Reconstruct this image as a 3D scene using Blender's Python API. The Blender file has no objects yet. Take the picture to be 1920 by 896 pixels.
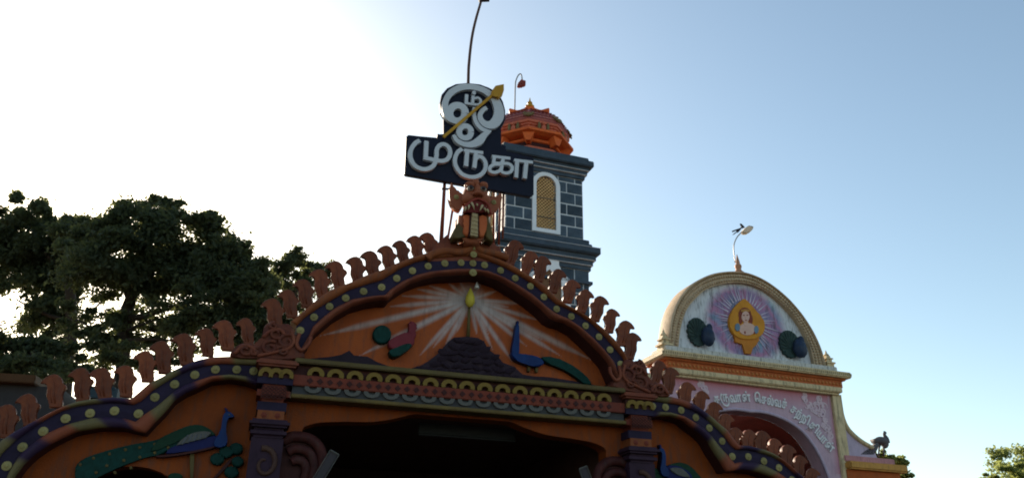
import bpy, bmesh, math, random
import numpy as np
from mathutils import Vector, Matrix, noise
random.seed(7)
rng = np.random.default_rng(11)
scene = bpy.context.scene
col = scene.collection

# ------------------------------------------------------------------ camera
F, PITCH, ROLL, EYE = 1550.0, math.radians(23.6), math.radians(1.0), 1.6
_fw = Vector((0, math.cos(PITCH), math.sin(PITCH)))
_u0 = Vector((0, -math.sin(PITCH), math.cos(PITCH)))
_R = Vector((1, 0, 0)) * math.cos(ROLL) + _u0 * math.sin(ROLL)
_U = _u0 * math.cos(ROLL) - Vector((1, 0, 0)) * math.sin(ROLL)
cd = bpy.data.cameras.new('camera')
cam = bpy.data.objects.new('camera', cd)
col.objects.link(cam)
cd.sensor_fit = 'HORIZONTAL'
cd.angle = 2 * math.atan(960 / F)
cd.clip_start, cd.clip_end = 0.1, 5000
M = Matrix((_R, _U, -_fw)).transposed().to_4x4()
M.translation = (0, 0, EYE)
cam.matrix_world = M
scene.camera = cam

def ray(px, py):
    return (_fw * F + _R * (px - 960) + _U * (448 - py)).normalized()

# ------------------------------------------------------------------ light
sun_dir = ray(128, 372)
EL = math.asin(sun_dir.z)
AZ = math.atan2(sun_dir.x, sun_dir.y)
w = bpy.data.worlds.new('World')
scene.world = w
w.use_nodes = True
nt = w.node_tree
nt.nodes.clear()
sky = nt.nodes.new('ShaderNodeTexSky')
sky.sky_type = 'NISHITA'
sky.sun_disc = False
sky.sun_elevation = EL
sky.sun_rotation = AZ
sky.air_density = 1.0
sky.dust_density = 0.85
sky.ozone_density = 1.6
sky.altitude = 0
bg = nt.nodes.new('ShaderNodeBackground')
bg.inputs['Strength'].default_value = 0.11
wo = nt.nodes.new('ShaderNodeOutputWorld')
tint = nt.nodes.new('ShaderNodeMix')
tint.data_type = 'RGBA'
tint.blend_type = 'MULTIPLY'
tint.inputs['Factor'].default_value = 1.0
tint.inputs[7].default_value = (1.03, 1.0, 0.86, 1)      # colour balance: cuts the blue of the sky
nt.links.new(sky.outputs[0], tint.inputs[6])
nt.links.new(tint.outputs[2], bg.inputs[0])
nt.links.new(bg.outputs[0], wo.inputs[0])
sd = bpy.data.lights.new('sun', 'SUN')
sd.energy = 5.0
sd.angle = math.radians(0.5)
sd.color = (1.0, 0.86, 0.68)
so = bpy.data.objects.new('sun', sd)
col.objects.link(so)
so.rotation_euler = (-sun_dir).to_track_quat('-Z', 'Y').to_euler()
scene.view_settings.view_transform = 'Standard'
scene.view_settings.look = 'None'
scene.view_settings.exposure = 1.1
scene.view_settings.gamma = 1.0
scene.cycles.filter_width = 1.9
scene.cycles.max_bounces = 6

# ------------------------------------------------------------------ materials
_mats = {}
def mat(name, c, rough=0.6, c2=None, vary=0.25, scale=3.0, bump=0.15, bscale=40.0, metallic=0.0, dirt=0.0, paint=None, trans=None, spec=0.12, orand=0.0):
    if name in _mats: return _mats[name]
    m = bpy.data.materials.new(name); m.use_nodes = True
    n = m.node_tree.nodes; l = m.node_tree.links
    b = n['Principled BSDF']
    b.inputs['Roughness'].default_value = rough
    b.inputs['Metallic'].default_value = metallic
    b.inputs['Specular IOR Level'].default_value = spec
    tc = n.new('ShaderNodeTexCoord')
    nz = n.new('ShaderNodeTexNoise'); nz.inputs['Scale'].default_value = scale; nz.inputs['Detail'].default_value = 6
    nz.inputs['Roughness'].default_value = 0.65
    l.new(tc.outputs['Object'], nz.inputs['Vector'])
    rp = n.new('ShaderNodeValToRGB')
    rp.color_ramp.elements[0].position = 0.32; rp.color_ramp.elements[1].position = 0.68
    c2 = c2 or tuple(x * (1 - vary) for x in c)
    rp.color_ramp.elements[0].color = (*c2, 1); rp.color_ramp.elements[1].color = (*c, 1)
    l.new(nz.outputs['Fac'], rp.inputs['Fac'])
    out = rp.outputs['Color']
    if paint:
        at = n.new('ShaderNodeAttribute'); at.attribute_name = 'paint'
        mx = n.new('ShaderNodeMix'); mx.data_type = 'RGBA'
        n2 = n.new('ShaderNodeTexNoise'); n2.inputs['Scale'].default_value = paint[1]; n2.inputs['Detail'].default_value = 4
        l.new(tc.outputs['Object'], n2.inputs['Vector'])
        r2 = n.new('ShaderNodeValToRGB')
        cols = paint[0]
        els = r2.color_ramp.elements
        while len(els) < len(cols): els.new(0.5)
        for i, cc in enumerate(cols):
            els[i].position = 0.3 + 0.4 * i / max(1, len(cols) - 1); els[i].color = (*cc, 1)
        l.new(n2.outputs['Fac'], r2.inputs['Fac'])
        l.new(at.outputs['Fac'], mx.inputs['Factor'])
        l.new(out, mx.inputs[6]); l.new(r2.outputs['Color'], mx.inputs[7])
        out = mx.outputs[2]
    if orand:
        oi = n.new('ShaderNodeObjectInfo')
        hv = n.new('ShaderNodeHueSaturation')
        mr = n.new('ShaderNodeMapRange'); mr.inputs[3].default_value = 1 - orand; mr.inputs[4].default_value = 1 + orand
        l.new(oi.outputs['Random'], mr.inputs[0]); l.new(mr.outputs[0], hv.inputs['Value']); l.new(out, hv.inputs['Color'])
        out = hv.outputs['Color']
    if dirt:
        mp = n.new('ShaderNodeMapping'); mp.inputs['Scale'].default_value = (9, 9, 1.6)
        l.new(tc.outputs['Object'], mp.inputs['Vector'])
        n3 = n.new('ShaderNodeTexNoise'); n3.inputs['Scale'].default_value = 1.3; n3.inputs['Detail'].default_value = 8
        n3.inputs['Roughness'].default_value = 0.7
        l.new(mp.outputs[0], n3.inputs['Vector'])
        r3 = n.new('ShaderNodeMapRange'); r3.inputs[1].default_value = 0.49; r3.inputs[2].default_value = 0.70; r3.inputs[4].default_value = dirt
        l.new(n3.outputs['Fac'], r3.inputs[0])
        m2 = n.new('ShaderNodeMix'); m2.data_type = 'RGBA'
        m2.inputs[7].default_value = (0.05, 0.045, 0.04, 1)
        l.new(r3.outputs[0], m2.inputs['Factor']); l.new(out, m2.inputs[6])
        out = m2.outputs[2]
    l.new(out, b.inputs['Base Color'])
    if bump:
        nb = n.new('ShaderNodeTexNoise'); nb.inputs['Scale'].default_value = bscale; nb.inputs['Detail'].default_value = 5
        l.new(tc.outputs['Object'], nb.inputs['Vector'])
        bp = n.new('ShaderNodeBump'); bp.inputs['Strength'].default_value = bump; bp.inputs['Distance'].default_value = 0.02
        l.new(nb.outputs['Fac'], bp.inputs['Height']); l.new(bp.outputs[0], b.inputs['Normal'])
    if trans:
        tr = n.new('ShaderNodeBsdfTranslucent'); tr.inputs['Color'].default_value = (*trans, 1)
        ms = n.new('ShaderNodeMixShader'); ms.inputs[0].default_value = 0.4
        l.new(b.outputs[0], ms.inputs[1]); l.new(tr.outputs[0], ms.inputs[2])
        l.new(ms.outputs[0], n['Material Output'].inputs[0])
    _mats[name] = m
    return m

def pigment_mat():
    m = mat('airbrushed_moulding', (.3, .1, .05), dirt=.35)
    n = m.node_tree.nodes; l = m.node_tree.links
    at = n.new('ShaderNodeAttribute'); at.attribute_name = 'pigment'
    mx = [x for x in n if x.type == 'MIX'][-1]
    l.new(at.outputs['Color'], mx.inputs[6])
    return m
ORANGE = mat('orange_paint', (0.265, 0.07776, 0.02592), c2=(0.1901, 0.04896, 0.01728), dirt=0.5)
TERRA = mat('terracotta_paint', (0.2246, 0.06458, 0.0337), c2=(0.1516, 0.0365, 0.02246), dirt=0.35)
PANEL = mat('pediment_orange', (0.40, 0.09, 0.02), c2=(0.31, 0.065, 0.018), paint=([(0.40, 0.36, 0.355), (0.54, 0.50, 0.49)], 6), dirt=.45, scale=1.8, bump=.3)
SIDEP = mat('side_panel_orange', (0.27, 0.055, 0.008), c2=(0.19, 0.04, 0.008), dirt=0.55, scale=1.6, bump=.3)
BLUE = mat('indigo_paint', (0.027, 0.018, 0.045), c2=(0.0168, 0.0108, 0.027))
PURPLE = mat('purple_paint', (0.042, 0.020, 0.036), c2=(0.026, 0.012, 0.022))
YEL = mat('olive_yellow_paint', (0.13, 0.095, 0.034), c2=(0.09, 0.06, 0.024), dirt=.3)
BGOLD = mat('beam_dull_gold', (0.17, 0.115, 0.035), c2=(0.11, 0.07, 0.024), dirt=.3)
SHOE = mat('ornament_dull_gold', (0.2295, 0.1435, 0.02869), c2=(0.1435, 0.08607, 0.02295), scale=7)
STUD = mat('stud_yellow', (0.3291, 0.2693, 0.1122), c2=(0.2244, 0.1795, 0.06732), scale=9, orand=.2, dirt=.3)
GOLD = mat('gold_paint', (0.55, 0.29, 0.03), c2=(0.42, 0.2, 0.02), rough=0.4)
RED = mat('brick_red_paint', (0.204, 0.0442, 0.0238), c2=(0.136, 0.0272, 0.017), dirt=.3)
MAROON = mat('maroon_paint_soffit_shade', (0.06, 0.018, 0.016))  # maroon paint; kept dark so the arch soffits carry their shade in colour
GREYB = mat('grey_blue_paint', (0.063, 0.063, 0.063), c2=(0.0441, 0.04095, 0.04725))
PALE = mat('pale_grey_paint', (0.1255, 0.1186, 0.1046), c2=(0.0837, 0.07673, 0.06975), scale=8)
BOARD = mat('navy_board', (0.0099, 0.011, 0.02475), rough=0.45, bump=0.03)
LETTER = mat('white_letter', (0.585, 0.5925, 0.615), vary=0.08, rough=0.4, bump=0.03)
STONE = mat('blue_black_stone_paint', (0.0715, 0.1001, 0.13), c2=(0.039, 0.0572, 0.078), rough=0.65, bump=0.6, bscale=25, orand=.3, dirt=.25)
CORN = mat('dark_cornice_paint', (0.065, 0.0884, 0.117), c2=(0.0416, 0.0585, 0.078), bump=0.3)
MORTAR = mat('white_joint', (0.62, 0.64, 0.66))
WHITE = mat('white_paint', (0.80, 0.81, 0.83), vary=0.06)
DOME = mat('dome_purple_red', (0.46, 0.13, 0.10), c2=(0.30, 0.09, 0.11))
TORANGE = mat('tower_orange', (0.78, 0.16, 0.035), c2=(0.62, 0.11, 0.03), dirt=.25)
TPINK = mat('tower_pink_orange', (0.62, 0.16, 0.09), c2=(0.5, 0.12, 0.07))
GREEN = mat('painted_green', (0.16, 0.15, 0.06), c2=(0.22, 0.10, 0.05), scale=9)
OCHRE = mat('ochre_wall', (0.36, 0.16, 0.06), dirt=0.6)
MESHW = mat('grille_wire', (0.75, 0.46, 0.20), bump=0)
TEALF = mat('teal_feather', (0.0054, 0.045, 0.03825), c2=(0.0036, 0.02475, 0.018), scale=14)
GREENF = mat('dark_green_feather', (0.01125, 0.04125, 0.0225), scale=14)
FAN = mat('weathered_fan', (0.05, 0.085, 0.075), c2=(0.025, 0.045, 0.045), scale=5, dirt=.4)
BLUEF = mat('peacock_blue', (0.004092, 0.03069, 0.1364), c2=(0.002728, 0.01705, 0.08525), rough=0.4)
NAVYF = mat('navy_feather', (0.015, 0.018, 0.09))
CREAM = mat('cream_paint', (0.66, 0.52, 0.31), c2=(0.55, 0.42, 0.24), dirt=0.75, bscale=30, bump=0.3)
CREAM2 = mat('cream_ornament', (0.60, 0.45, 0.30), c2=(0.46, 0.33, 0.20), dirt=0.45)
FRIEZE = mat('frieze_red_orange', (0.50, 0.13, 0.035), c2=(0.4, 0.1, 0.03), dirt=0.3)
LUNET = mat('lunette_white', (0.66, 0.67, 0.69), c2=(0.56, 0.57, 0.60), dirt=0.8,
            paint=([(0.10, 0.27, 0.36), (0.20, 0.19, 0.36), (0.26, 0.13, 0.30), (0.40, 0.13, 0.27), (0.20, 0.22, 0.38), (0.12, 0.26, 0.36)], 1.1))
RAYW = mat('painted_white_ray', (0.28, 0.17, 0.34), paint=([(0.8, 0.78, 0.8), (0.7, 0.68, 0.72)], 5), bump=0)
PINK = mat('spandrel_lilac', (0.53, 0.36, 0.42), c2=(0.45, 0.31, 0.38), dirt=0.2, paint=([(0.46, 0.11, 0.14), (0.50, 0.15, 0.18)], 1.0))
LILAC = mat('lilac_paint', (0.50, 0.40, 0.50), c2=(0.42, 0.34, 0.44), dirt=0.25)
FLOWER = mat('white_stencil', (0.62, 0.48, 0.52), c2=(.54, .39, .45), scale=8, bump=0)
SKIN = mat('painted_skin', (0.66, 0.42, 0.34), vary=0.12, bump=0)
HAIR = mat('painted_hair', (0.25, 0.06, 0.035), bump=0)
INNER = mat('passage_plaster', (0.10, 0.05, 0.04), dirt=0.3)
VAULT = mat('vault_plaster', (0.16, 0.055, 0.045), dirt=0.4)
METAL = mat('dull_metal', (0.35, 0.33, 0.31), metallic=0.6, rough=0.45, bump=0)
DARK = mat('dark_metal', (0.05, 0.04, 0.045), rough=0.5, bump=0)
ROCK = mat('purple_rock', (0.03575, 0.01925, 0.0275), c2=(0.01925, 0.011, 0.01925), bump=0.8, bscale=12)
TONGUE = mat('beige_tongue', (0.52, 0.40, 0.22), c2=(0.38, 0.28, 0.15))
YALI = mat('yali_terracotta', (0.3312, 0.108, 0.054), c2=(0.2592, 0.072, 0.036), scale=5)
MOUTH = mat('mouth_red', (0.16, 0.022, 0.018))
GROUND = mat('sandy_ground', (0.124, 0.0992, 0.0744), c2=(0.0868, 0.0682, 0.0496), scale=0.6)
BARK = mat('bark', (0.05, 0.035, 0.025), bump=0.6, bscale=18)
LEAF = mat('leaf_dark', (0.056, 0.072, 0.040), c2=(0.040, 0.053, 0.031), scale=0.6, bump=0, trans=(0.15, 0.165, 0.055), rough=0.55)
LEAFL = mat('leaf_light', (0.12, 0.15, 0.045), c2=(0.09, 0.12, 0.03), scale=0.8, bump=0, trans=(0.42, 0.46, 0.14), rough=0.55)
SHED = mat('shed_wall', (0.0396, 0.0347, 0.0371), dirt=0.4)
SHEDO = mat('shed_fascia', (0.0825, 0.0358, 0.0138))
SHEDB = mat('sheet_blue', (0.033, 0.055, 0.0688))
CLOTHR = mat('flag_red', (0.42, 0.09, 0.07), c2=(0.3, 0.07, 0.06), scale=12, trans=(0.3, 0.05, 0.03), bump=0)
CLOTHW = mat('cloth_white', (0.72, 0.66, 0.58), trans=(0.5, 0.45, 0.35), bump=0)

# ------------------------------------------------------------------ helpers
def empty(name, loc, rz=0.0, label=None, cat=None, group=None):
    o = bpy.data.objects.new(name, None); col.objects.link(o)
    o.location = loc; o.rotation_euler = (0, 0, rz); o.empty_display_size = 0.3
    tag(o, label, cat, group)
    return o
def tag(o, label=None, cat=None, group=None, kind=None):
    if label: o['label'] = label
    if cat: o['category'] = cat
    if group: o['group'] = group
    if kind: o['kind'] = kind
    return o
def link(name, me, parent=None, loc=None, rot=None, scl=None):
    o = bpy.data.objects.new(name, me); col.objects.link(o)
    if parent: o.parent = parent
    if loc is not None: o.location = loc
    if rot is not None: o.rotation_euler = rot
    if scl is not None: o.scale = scl
    return o
def mesh_from(bm, m, smooth=False):
    me = bpy.data.meshes.new('mesh')
    bmesh.ops.recalc_face_normals(bm, faces=bm.faces)
    bm.to_mesh(me); bm.free()
    if smooth:
        for p in me.polygons: p.use_smooth = len(p.vertices) <= 6
    me.materials.append(m)
    return me
def obj(name, bm, m, parent=None, smooth=False, **k):
    return link(name, mesh_from(bm, m, smooth), parent, **k)

def area2(p):
    return sum(p[i][0] * p[(i + 1) % len(p)][1] - p[(i + 1) % len(p)][0] * p[i][1] for i in range(len(p)))
def clean(p):
    q = []
    for a in p:
        if not q or math.hypot(a[0] - q[-1][0], a[1] - q[-1][1]) > 1e-4: q.append(a)
    if math.hypot(q[0][0] - q[-1][0], q[0][1] - q[-1][1]) < 1e-4: q.pop()
    return q
def prism(bm, poly, yf, yb, bevel=0.0, seg=1):
    """solid from an outline in x,z: front at y=yf, back at y=yb"""
    poly = clean(poly)
    f = [bm.verts.new((x, yf, z)) for x, z in poly]
    b = [bm.verts.new((x, yb, z)) for x, z in poly]
    n = len(poly)
    ff = bm.faces.new(f); bm.faces.new(b[::-1])
    for i in range(n):
        bm.faces.new((f[i], b[i], b[(i + 1) % n], f[(i + 1) % n]))
    if bevel:
        bmesh.ops.bevel(bm, geom=list(ff.edges), offset=bevel, segments=seg, affect='EDGES', profile=0.5, clamp_overlap=True)
    return bm
def slab(name, poly, yf, yb, m, parent, bevel=0.0, seg=1, smooth=False, **k):
    bm = bmesh.new(); prism(bm, poly, yf, yb, bevel, seg)
    return obj(name, bm, m, parent, smooth, **k)
def box(bm, x0, x1, y0, y1, z0, z1):
    v = [bm.verts.new(p) for p in ((x0, y0, z0), (x1, y0, z0), (x1, y1, z0), (x0, y1, z0), (x0, y0, z1), (x1, y0, z1), (x1, y1, z1), (x0, y1, z1))]
    for f in ((0, 1, 5, 4), (1, 2, 6, 5), (2, 3, 7, 6), (3, 0, 4, 7), (4, 5, 6, 7), (3, 2, 1, 0)):
        bm.faces.new([v[i] for i in f])
    return bm
def boxo(name, x0, x1, y0, y1, z0, z1, m, parent=None, bevel=0.0, **k):
    bm = bmesh.new(); box(bm, x0, x1, y0, y1, z0, z1)
    if bevel: bmesh.ops.bevel(bm, geom=list(bm.edges), offset=bevel, segments=2, affect='EDGES')
    return obj(name, bm, m, parent, **k)
def catmull(pts, n=6):
    P = [np.array(p, float) for p in pts]
    P = [2 * P[0] - P[1]] + P + [2 * P[-1] - P[-2]]
    out = []
    for i in range(1, len(P) - 2):
        for k in range(n):
            t = k / n
            out.append(0.5 * (2 * P[i] + (P[i + 1] - P[i - 1]) * t + (2 * P[i - 1] - 5 * P[i] + 4 * P[i + 1] - P[i + 2]) * t * t + (3 * P[i] - P[i - 1] - 3 * P[i + 1] + P[i + 2]) * t ** 3))
    out.append(P[-2])
    return out
def resample(pts, n):
    P = np.array(pts, float)
    d = np.r_[0, np.cumsum(np.linalg.norm(np.diff(P, axis=0), axis=1))]
    s = np.linspace(0, d[-1], n)
    return [np.array([np.interp(t, d, P[:, k]) for k in range(P.shape[1])]) for t in s]
def loft(bm, A, B, prof):
    """moulding between two curves; prof is a list of (t across, y)"""
    rows = []
    for a, b in zip(A, B):
        rows.append([bm.verts.new((a[0] + (b[0] - a[0]) * t, y, a[1] + (b[1] - a[1]) * t)) for t, y in prof])
    for r, s in zip(rows, rows[1:]):
        for i in range(len(prof) - 1):
            bm.faces.new((r[i], r[i + 1], s[i + 1], s[i]))
    if len(prof) > 2:
        bm.faces.new(rows[0]); bm.faces.new(rows[-1][::-1])
    return bm
def roundprof(y, h, yb, n=5):
    return [(0, yb), (0, y)] + [(i / n, y - h * math.sin(math.pi * i / n)) for i in range(1, n)] + [(1, y), (1, yb)]
def tube(bm, pts, rad, sides=8):
    if len(pts) < 2: return bm
    P = [Vector(p) for p in pts]
    if not hasattr(rad, '__len__'): rad = [rad] * len(P)
    rings = []
    ref = None
    for i, p in enumerate(P):
        t = (P[min(i + 1, len(P) - 1)] - P[max(i - 1, 0)]).normalized()
        if ref is None:
            ref = t.orthogonal().normalized()
        ref = (ref - t * ref.dot(t)).normalized()
        bn = t.cross(ref)
        rings.append([bm.verts.new(p + (ref * math.cos(2 * math.pi * k / sides) + bn * math.sin(2 * math.pi * k / sides)) * rad[i]) for k in range(sides)])
    for a, b in zip(rings, rings[1:]):
        for k in range(sides):
            bm.faces.new((a[k], a[(k + 1) % sides], b[(k + 1) % sides], b[k]))
    bm.faces.new(rings[0][::-1]); bm.faces.new(rings[-1])
    return bm
def lathe(bm, prof, sides, c=(0, 0, 0), rot=0.0):
    rings = []
    for r, z in prof:
        rings.append([bm.verts.new((c[0] + r * math.cos(rot + 2 * math.pi * k / sides), c[1] + r * math.sin(rot + 2 * math.pi * k / sides), c[2] + z)) for k in range(sides)])
    for a, b in zip(rings, rings[1:]):
        for k in range(sides):
            bm.faces.new((a[k], a[(k + 1) % sides], b[(k + 1) % sides], b[k]))
    bm.faces.new(rings[0][::-1]); bm.faces.new(rings[-1])
    return bm
def blob(bm, c, r, sub=2, noise_amt=0.0):
    g = bmesh.ops.create_icosphere(bm, subdivisions=sub, radius=1.0)
    for v in g['verts']:
        k = 1 + noise_amt * noise.noise(v.co * 2.3 + Vector(c) * 3)
        v.co = Vector((c[0] + v.co.x * r[0] * k, c[1] + v.co.y * r[1] * k, c[2] + v.co.z * r[2] * k))
    return bm
def stroke(bm, pts, wid, yf, yb, n=6, smooth=True, caps=True):
    """flat ribbon of varying width with depth, for letters"""
    W = wid if hasattr(wid, '__len__') else [wid] * len(pts)
    P3 = [(p[0], p[1], ww) for p, ww in zip(pts, W)]
    Q = catmull(P3, n) if smooth and len(P3) > 2 else [np.array(p, float) for p in P3]
    k = len(Q)
    L, R_ = [], []
    for i, q in enumerate(Q):
        a = Q[max(i - 1, 0)]; b = Q[min(i + 1, k - 1)]
        t = (b - a)[:2]; t = t / (np.linalg.norm(t) + 1e-9)
        nn = np.array([-t[1], t[0]]) * q[2] / 2
        L.append(q[:2] + nn); R_.append(q[:2] - nn)
    rows = []
    for i in range(k):
        dy = 0.004 * i / k
        rows.append([bm.verts.new((L[i][0], yb, L[i][1])), bm.verts.new((L[i][0], yf - dy, L[i][1])),
                     bm.verts.new((R_[i][0], yf - dy, R_[i][1])), bm.verts.new((R_[i][0], yb, R_[i][1]))])
    for a, b in zip(rows, rows[1:]):
        for j in range(4):
            bm.faces.new((a[j], a[(j + 1) % 4], b[(j + 1) % 4], b[j]))
    bm.faces.new(rows[0][::-1]); bm.faces.new(rows[-1])
    return bm
def sheet(name, grid, y, m, parent, alpha):
    """thin painted sheet: grid of (x,z) rows with paint strength per vertex"""
    bm = bmesh.new(); vs = []
    for r in grid: vs.append([bm.verts.new((p[0], y, p[1])) for p in r])
    for a, b in zip(vs, vs[1:]):
        for i in range(len(a) - 1): bm.faces.new((a[i], a[i + 1], b[i + 1], b[i]))
    me = bpy.data.meshes.new('mesh'); bm.to_mesh(me); bm.free(); me.materials.append(m)
    at = me.attributes.new('paint', 'FLOAT', 'POINT')
    at.data.foreach_set('value', [x for r in alpha for x in r])
    return link(name, me, parent)

class Frame:
    """an upright plane seen by the camera; turns a sight line into metres on it"""
    def __init__(s, D, yaw, cx, cy):
        s.D, s.a = D, math.radians(yaw)
        s.u = Vector((math.cos(s.a), math.sin(s.a), 0)); s.n = Vector((-math.sin(s.a), math.cos(s.a), 0))
        s.O = Vector((0, D, 0)); s.u0 = 0.0
        s.u0 = s(cx, cy)[0]
        s.base = s.O + s.u * s.u0
    def __call__(s, px, py, off=0.0):
        d = ray(px, py); E = Vector((0, 0, EYE))
        t = (s.n.dot(s.O - E) + off) / s.n.dot(d)
        P = E + d * t - s.O
        return (P.dot(s.u) - s.u0, P.z)
    def m(s, pts, off=0.0):
        return [s(p[0], p[1], off) for p in pts]
    def world(s, x, y, z):
        return s.base + s.u * x + s.n * y + Vector((0, 0, z))
def crop(x0, y0, k, pts):
    return [(x0 + p[0] / k, y0 + p[1] / k, *p[2:]) for p in pts]
def mirror(pts): return [(-p[0], p[1]) for p in pts][::-1]

# ------------------------------------------------------------------ ground
bm = bmesh.new(); N = 40
bmesh.ops.create_grid(bm, x_segments=N, y_segments=N, size=1500)
g = obj('ground', bm, GROUND); tag(g, kind='structure')
ROAD = mat('asphalt', (0.05, 0.05, 0.052), c2=(0.035, 0.035, 0.037), scale=2)
bm = bmesh.new(); box(bm, -60, 60, -3.5, 3.5, -0.05, 0.012)
tag(obj('road', bm, ROAD, rot=(0, 0, math.radians(17)), loc=(0, 2.5, 0)), kind='structure')

# ================================================================== MAIN GATE
GF = Frame(14.0, 17.0, 886, 462)
gate = empty('temple_gate', GF.base, GF.a, 'wide orange temple gate with purple studded arches and flame crest', 'gate')

outerL = crop(540, 450, 3.734, [(20, 570), (130, 480), (215, 405), (305, 345), (440, 295), (545, 247), (660, 208), (770, 158), (865, 123), (975, 90), (1100, 68), (1195, 60)])
bOutL = crop(540, 450, 3.734, [(60, 600), (110, 545), (200, 480), (300, 420), (420, 350), (540, 310), (660, 275), (700, 250), (800, 190), (900, 150), (1000, 128), (1195, 115)])
bInL = crop(540, 450, 3.734, [(85, 770), (120, 710), (150, 660), (172, 610), (240, 545), (330, 475), (450, 415), (600, 390), (680, 385), (720, 345), (800, 290), (900, 245), (1000, 220), (1195, 200)])
innerL = crop(540, 450, 3.734, [(95, 800), (120, 755), (150, 720), (180, 655), (240, 600), (330, 525), (450, 455), (560, 425), (650, 410), (705, 413), (740, 372), (850, 300), (950, 265), (1050, 243), (1195, 235)])
outerR = crop(820, 440, 3.445, [(235, 70), (300, 118), (400, 155), (500, 205), (600, 265), (700, 330), (770, 405), (830, 450), (930, 500), (1000, 545), (1080, 610), (1150, 680), (1200, 745), (1230, 800)])
bOutR = crop(820, 440, 3.445, [(235, 130), (270, 145), (330, 165), (430, 205), (530, 260), (640, 330), (720, 400), (770, 445), (830, 470), (920, 515), (1000, 570), (1080, 650), (1150, 730), (1200, 790), (1220, 840)])
bInR = crop(820, 440, 3.445, [(235, 222), (330, 235), (430, 275), (530, 330), (620, 390), (700, 460), (760, 505), (850, 545), (930, 600), (1010, 670), (1080, 745), (1140, 820), (1165, 880), (1190, 945)])
innerR = crop(820, 440, 3.445, [(235, 245), (300, 252), (400, 285), (500, 345), (600, 410), (680, 475), (730, 528), (765, 548), (830, 565), (900, 605), (980, 680), (1050, 750), (1110, 820), (1140, 885), (1170, 950)])
NS = 90
def full(L, R_, off=0.0):
    return resample(GF.m(L, off), NS) + resample(GF.m(R_, off), NS)[1:]
cO, cBO, cBI, cI = full(outerL, outerR), full(bOutL, bOutR), full(bInL, bInR), full(innerL, innerR)
bm = bmesh.new(); loft(bm, cO, cBO, roundprof(0.0, 0.05, 0.75)); obj('outer_moulding', bm, ORANGE, gate, True)
bm = bmesh.new(); loft(bm, cBO, cBI, [(0, 0.7), (0, 0.035), (0.5, 0.02), (1, 0.035), (1, 0.7)]); obj('stud_band', bm, BLUE, gate)
bm = bmesh.new(); loft(bm, cBI, cI, roundprof(-0.01, 0.05, 0.09)); obj('inner_moulding', bm, TERRA, gate, True)
bm = bmesh.new(); loft(bm, cI, cI, [(0, .09), (1, .72)]); obj('arch_soffit', bm, MAROON, gate)  # reveal split off in darker maroon, recess shade put into its colour
# pediment wall behind the arch, down to the beam
zb = GF(860, 735)[1]
ped = [tuple(p) for p in cO]
ped = [(p[0] * 0.985, p[1] - 0.03) for p in ped]
ped = ped + [(ped[-1][0] - 0.05, zb), (ped[0][0] + 0.05, zb)]
slab('pediment_panel', ped, 0.5, 0.86, PANEL, gate)

# studs: eight-petalled flowers
def stud_mesh(m):
    bm = bmesh.new(); n = 16
    rings = []
    for r, y in ((1.0, 0.0), (0.92, -0.22), (0.5, -0.34), (0.22, -0.55)):
        rings.append([bm.verts.new((r * (1 + (0.16 * math.cos(8 * t) if r > .4 else 0)) * math.cos(t), y, r * (1 + (0.16 * math.cos(8 * t) if r > .4 else 0)) * math.sin(t))) for t in [2 * math.pi * k / n + .2 for k in range(n)]])
    for a, b in zip(rings, rings[1:]):
        for k in range(n): bm.faces.new((a[k], a[(k + 1) % n], b[(k + 1) % n], b[k]))
    bm.faces.new(rings[-1])
    return mesh_from(bm, m)
sm = stud_mesh(STUD)
mainstuds = crop(540, 450, 3.734, [(87, 630), (183, 537), (292, 462), (405, 403), (530, 356), (657, 327), (763, 265), (873, 212), (983, 180), (1100, 160)]) + \
    crop(820, 440, 3.445, [(50, 182), (155, 178), (232, 182), (307, 193), (410, 228), (505, 278), (603, 330), (690, 400), (773, 477), (868, 525), (960, 585), (1047, 657), (1118, 740), (1187, 833)])
seen = set()
for p in mainstuds:
    if (round(p[0] / 12), round(p[1] / 12)) in seen: continue
    seen.add((round(p[0] / 12), round(p[1] / 12)))
    x, z = GF(p[0], p[1]); link('stud', sm, gate, (x, 0.022, z), (0, random.random(), 0), (0.066, 0.07, 0.066))
for px, py, s in ((888, 464, .05), (888, 477, .065), (887, 511, .07)):
    x, z = GF(px, py, -.05); link('stud', sm, gate, (x, -0.05, z), (0, 0, 0), (s, s, s))

# flame finials along the crest
fin = [(-.17, -.14), (-.17, .01), (-.25, .11), (-.32, .25), (-.335, .41), (-.31, .54), (-.33, .62), (-.38, .68), (-.46, .70), (-.575, .675), (-.53, .78), (-.44, .885), (-.32, .965), (-.195, 1.0), (-.07, .965), (.035, .87), (.09, .76), (.09, .65), (.21, .635), (.25, .55), (.21, .48), (.14, .425), (.12, .30), (.16, .16), (.22, .06), (.22, -.14)]
def finial_mesh(sx):
    bm = bmesh.new()
    prism(bm, [(sx * x, z) for x, z in fin], -0.10, 0.10, 0.0)
    bmesh.ops.bevel(bm, geom=[e for e in bm.edges if abs(e.verts[0].co.y - e.verts[1].co.y) < 1e-5], offset=0.03, segments=2, affect='EDGES', profile=0.5, clamp_overlap=True)
    # raised leaf rib on the front face
    tube(bm, [(sx * .0, -.095, 0.0), (sx * -.10, -.10, .3), (sx * -.12, -.10, .6), (sx * -.24, -.095, .84)], [.03, .028, .025, .01], 6)
    tube(bm, [(sx * -.10, -.095, 0.0), (sx * -.21, -.10, .3), (sx * -.22, -.095, .55)], [.018, .018, .01], 6)
    return mesh_from(bm, FINM, True)
FINM = mat('finial_terracotta', (0.21, 0.052, 0.018), c2=(0.13, 0.030, 0.014), dirt=0.45, scale=5, rough=.5, spec=.15, orand=.22)
fL, fR = finial_mesh(1), finial_mesh(-1)
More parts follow.
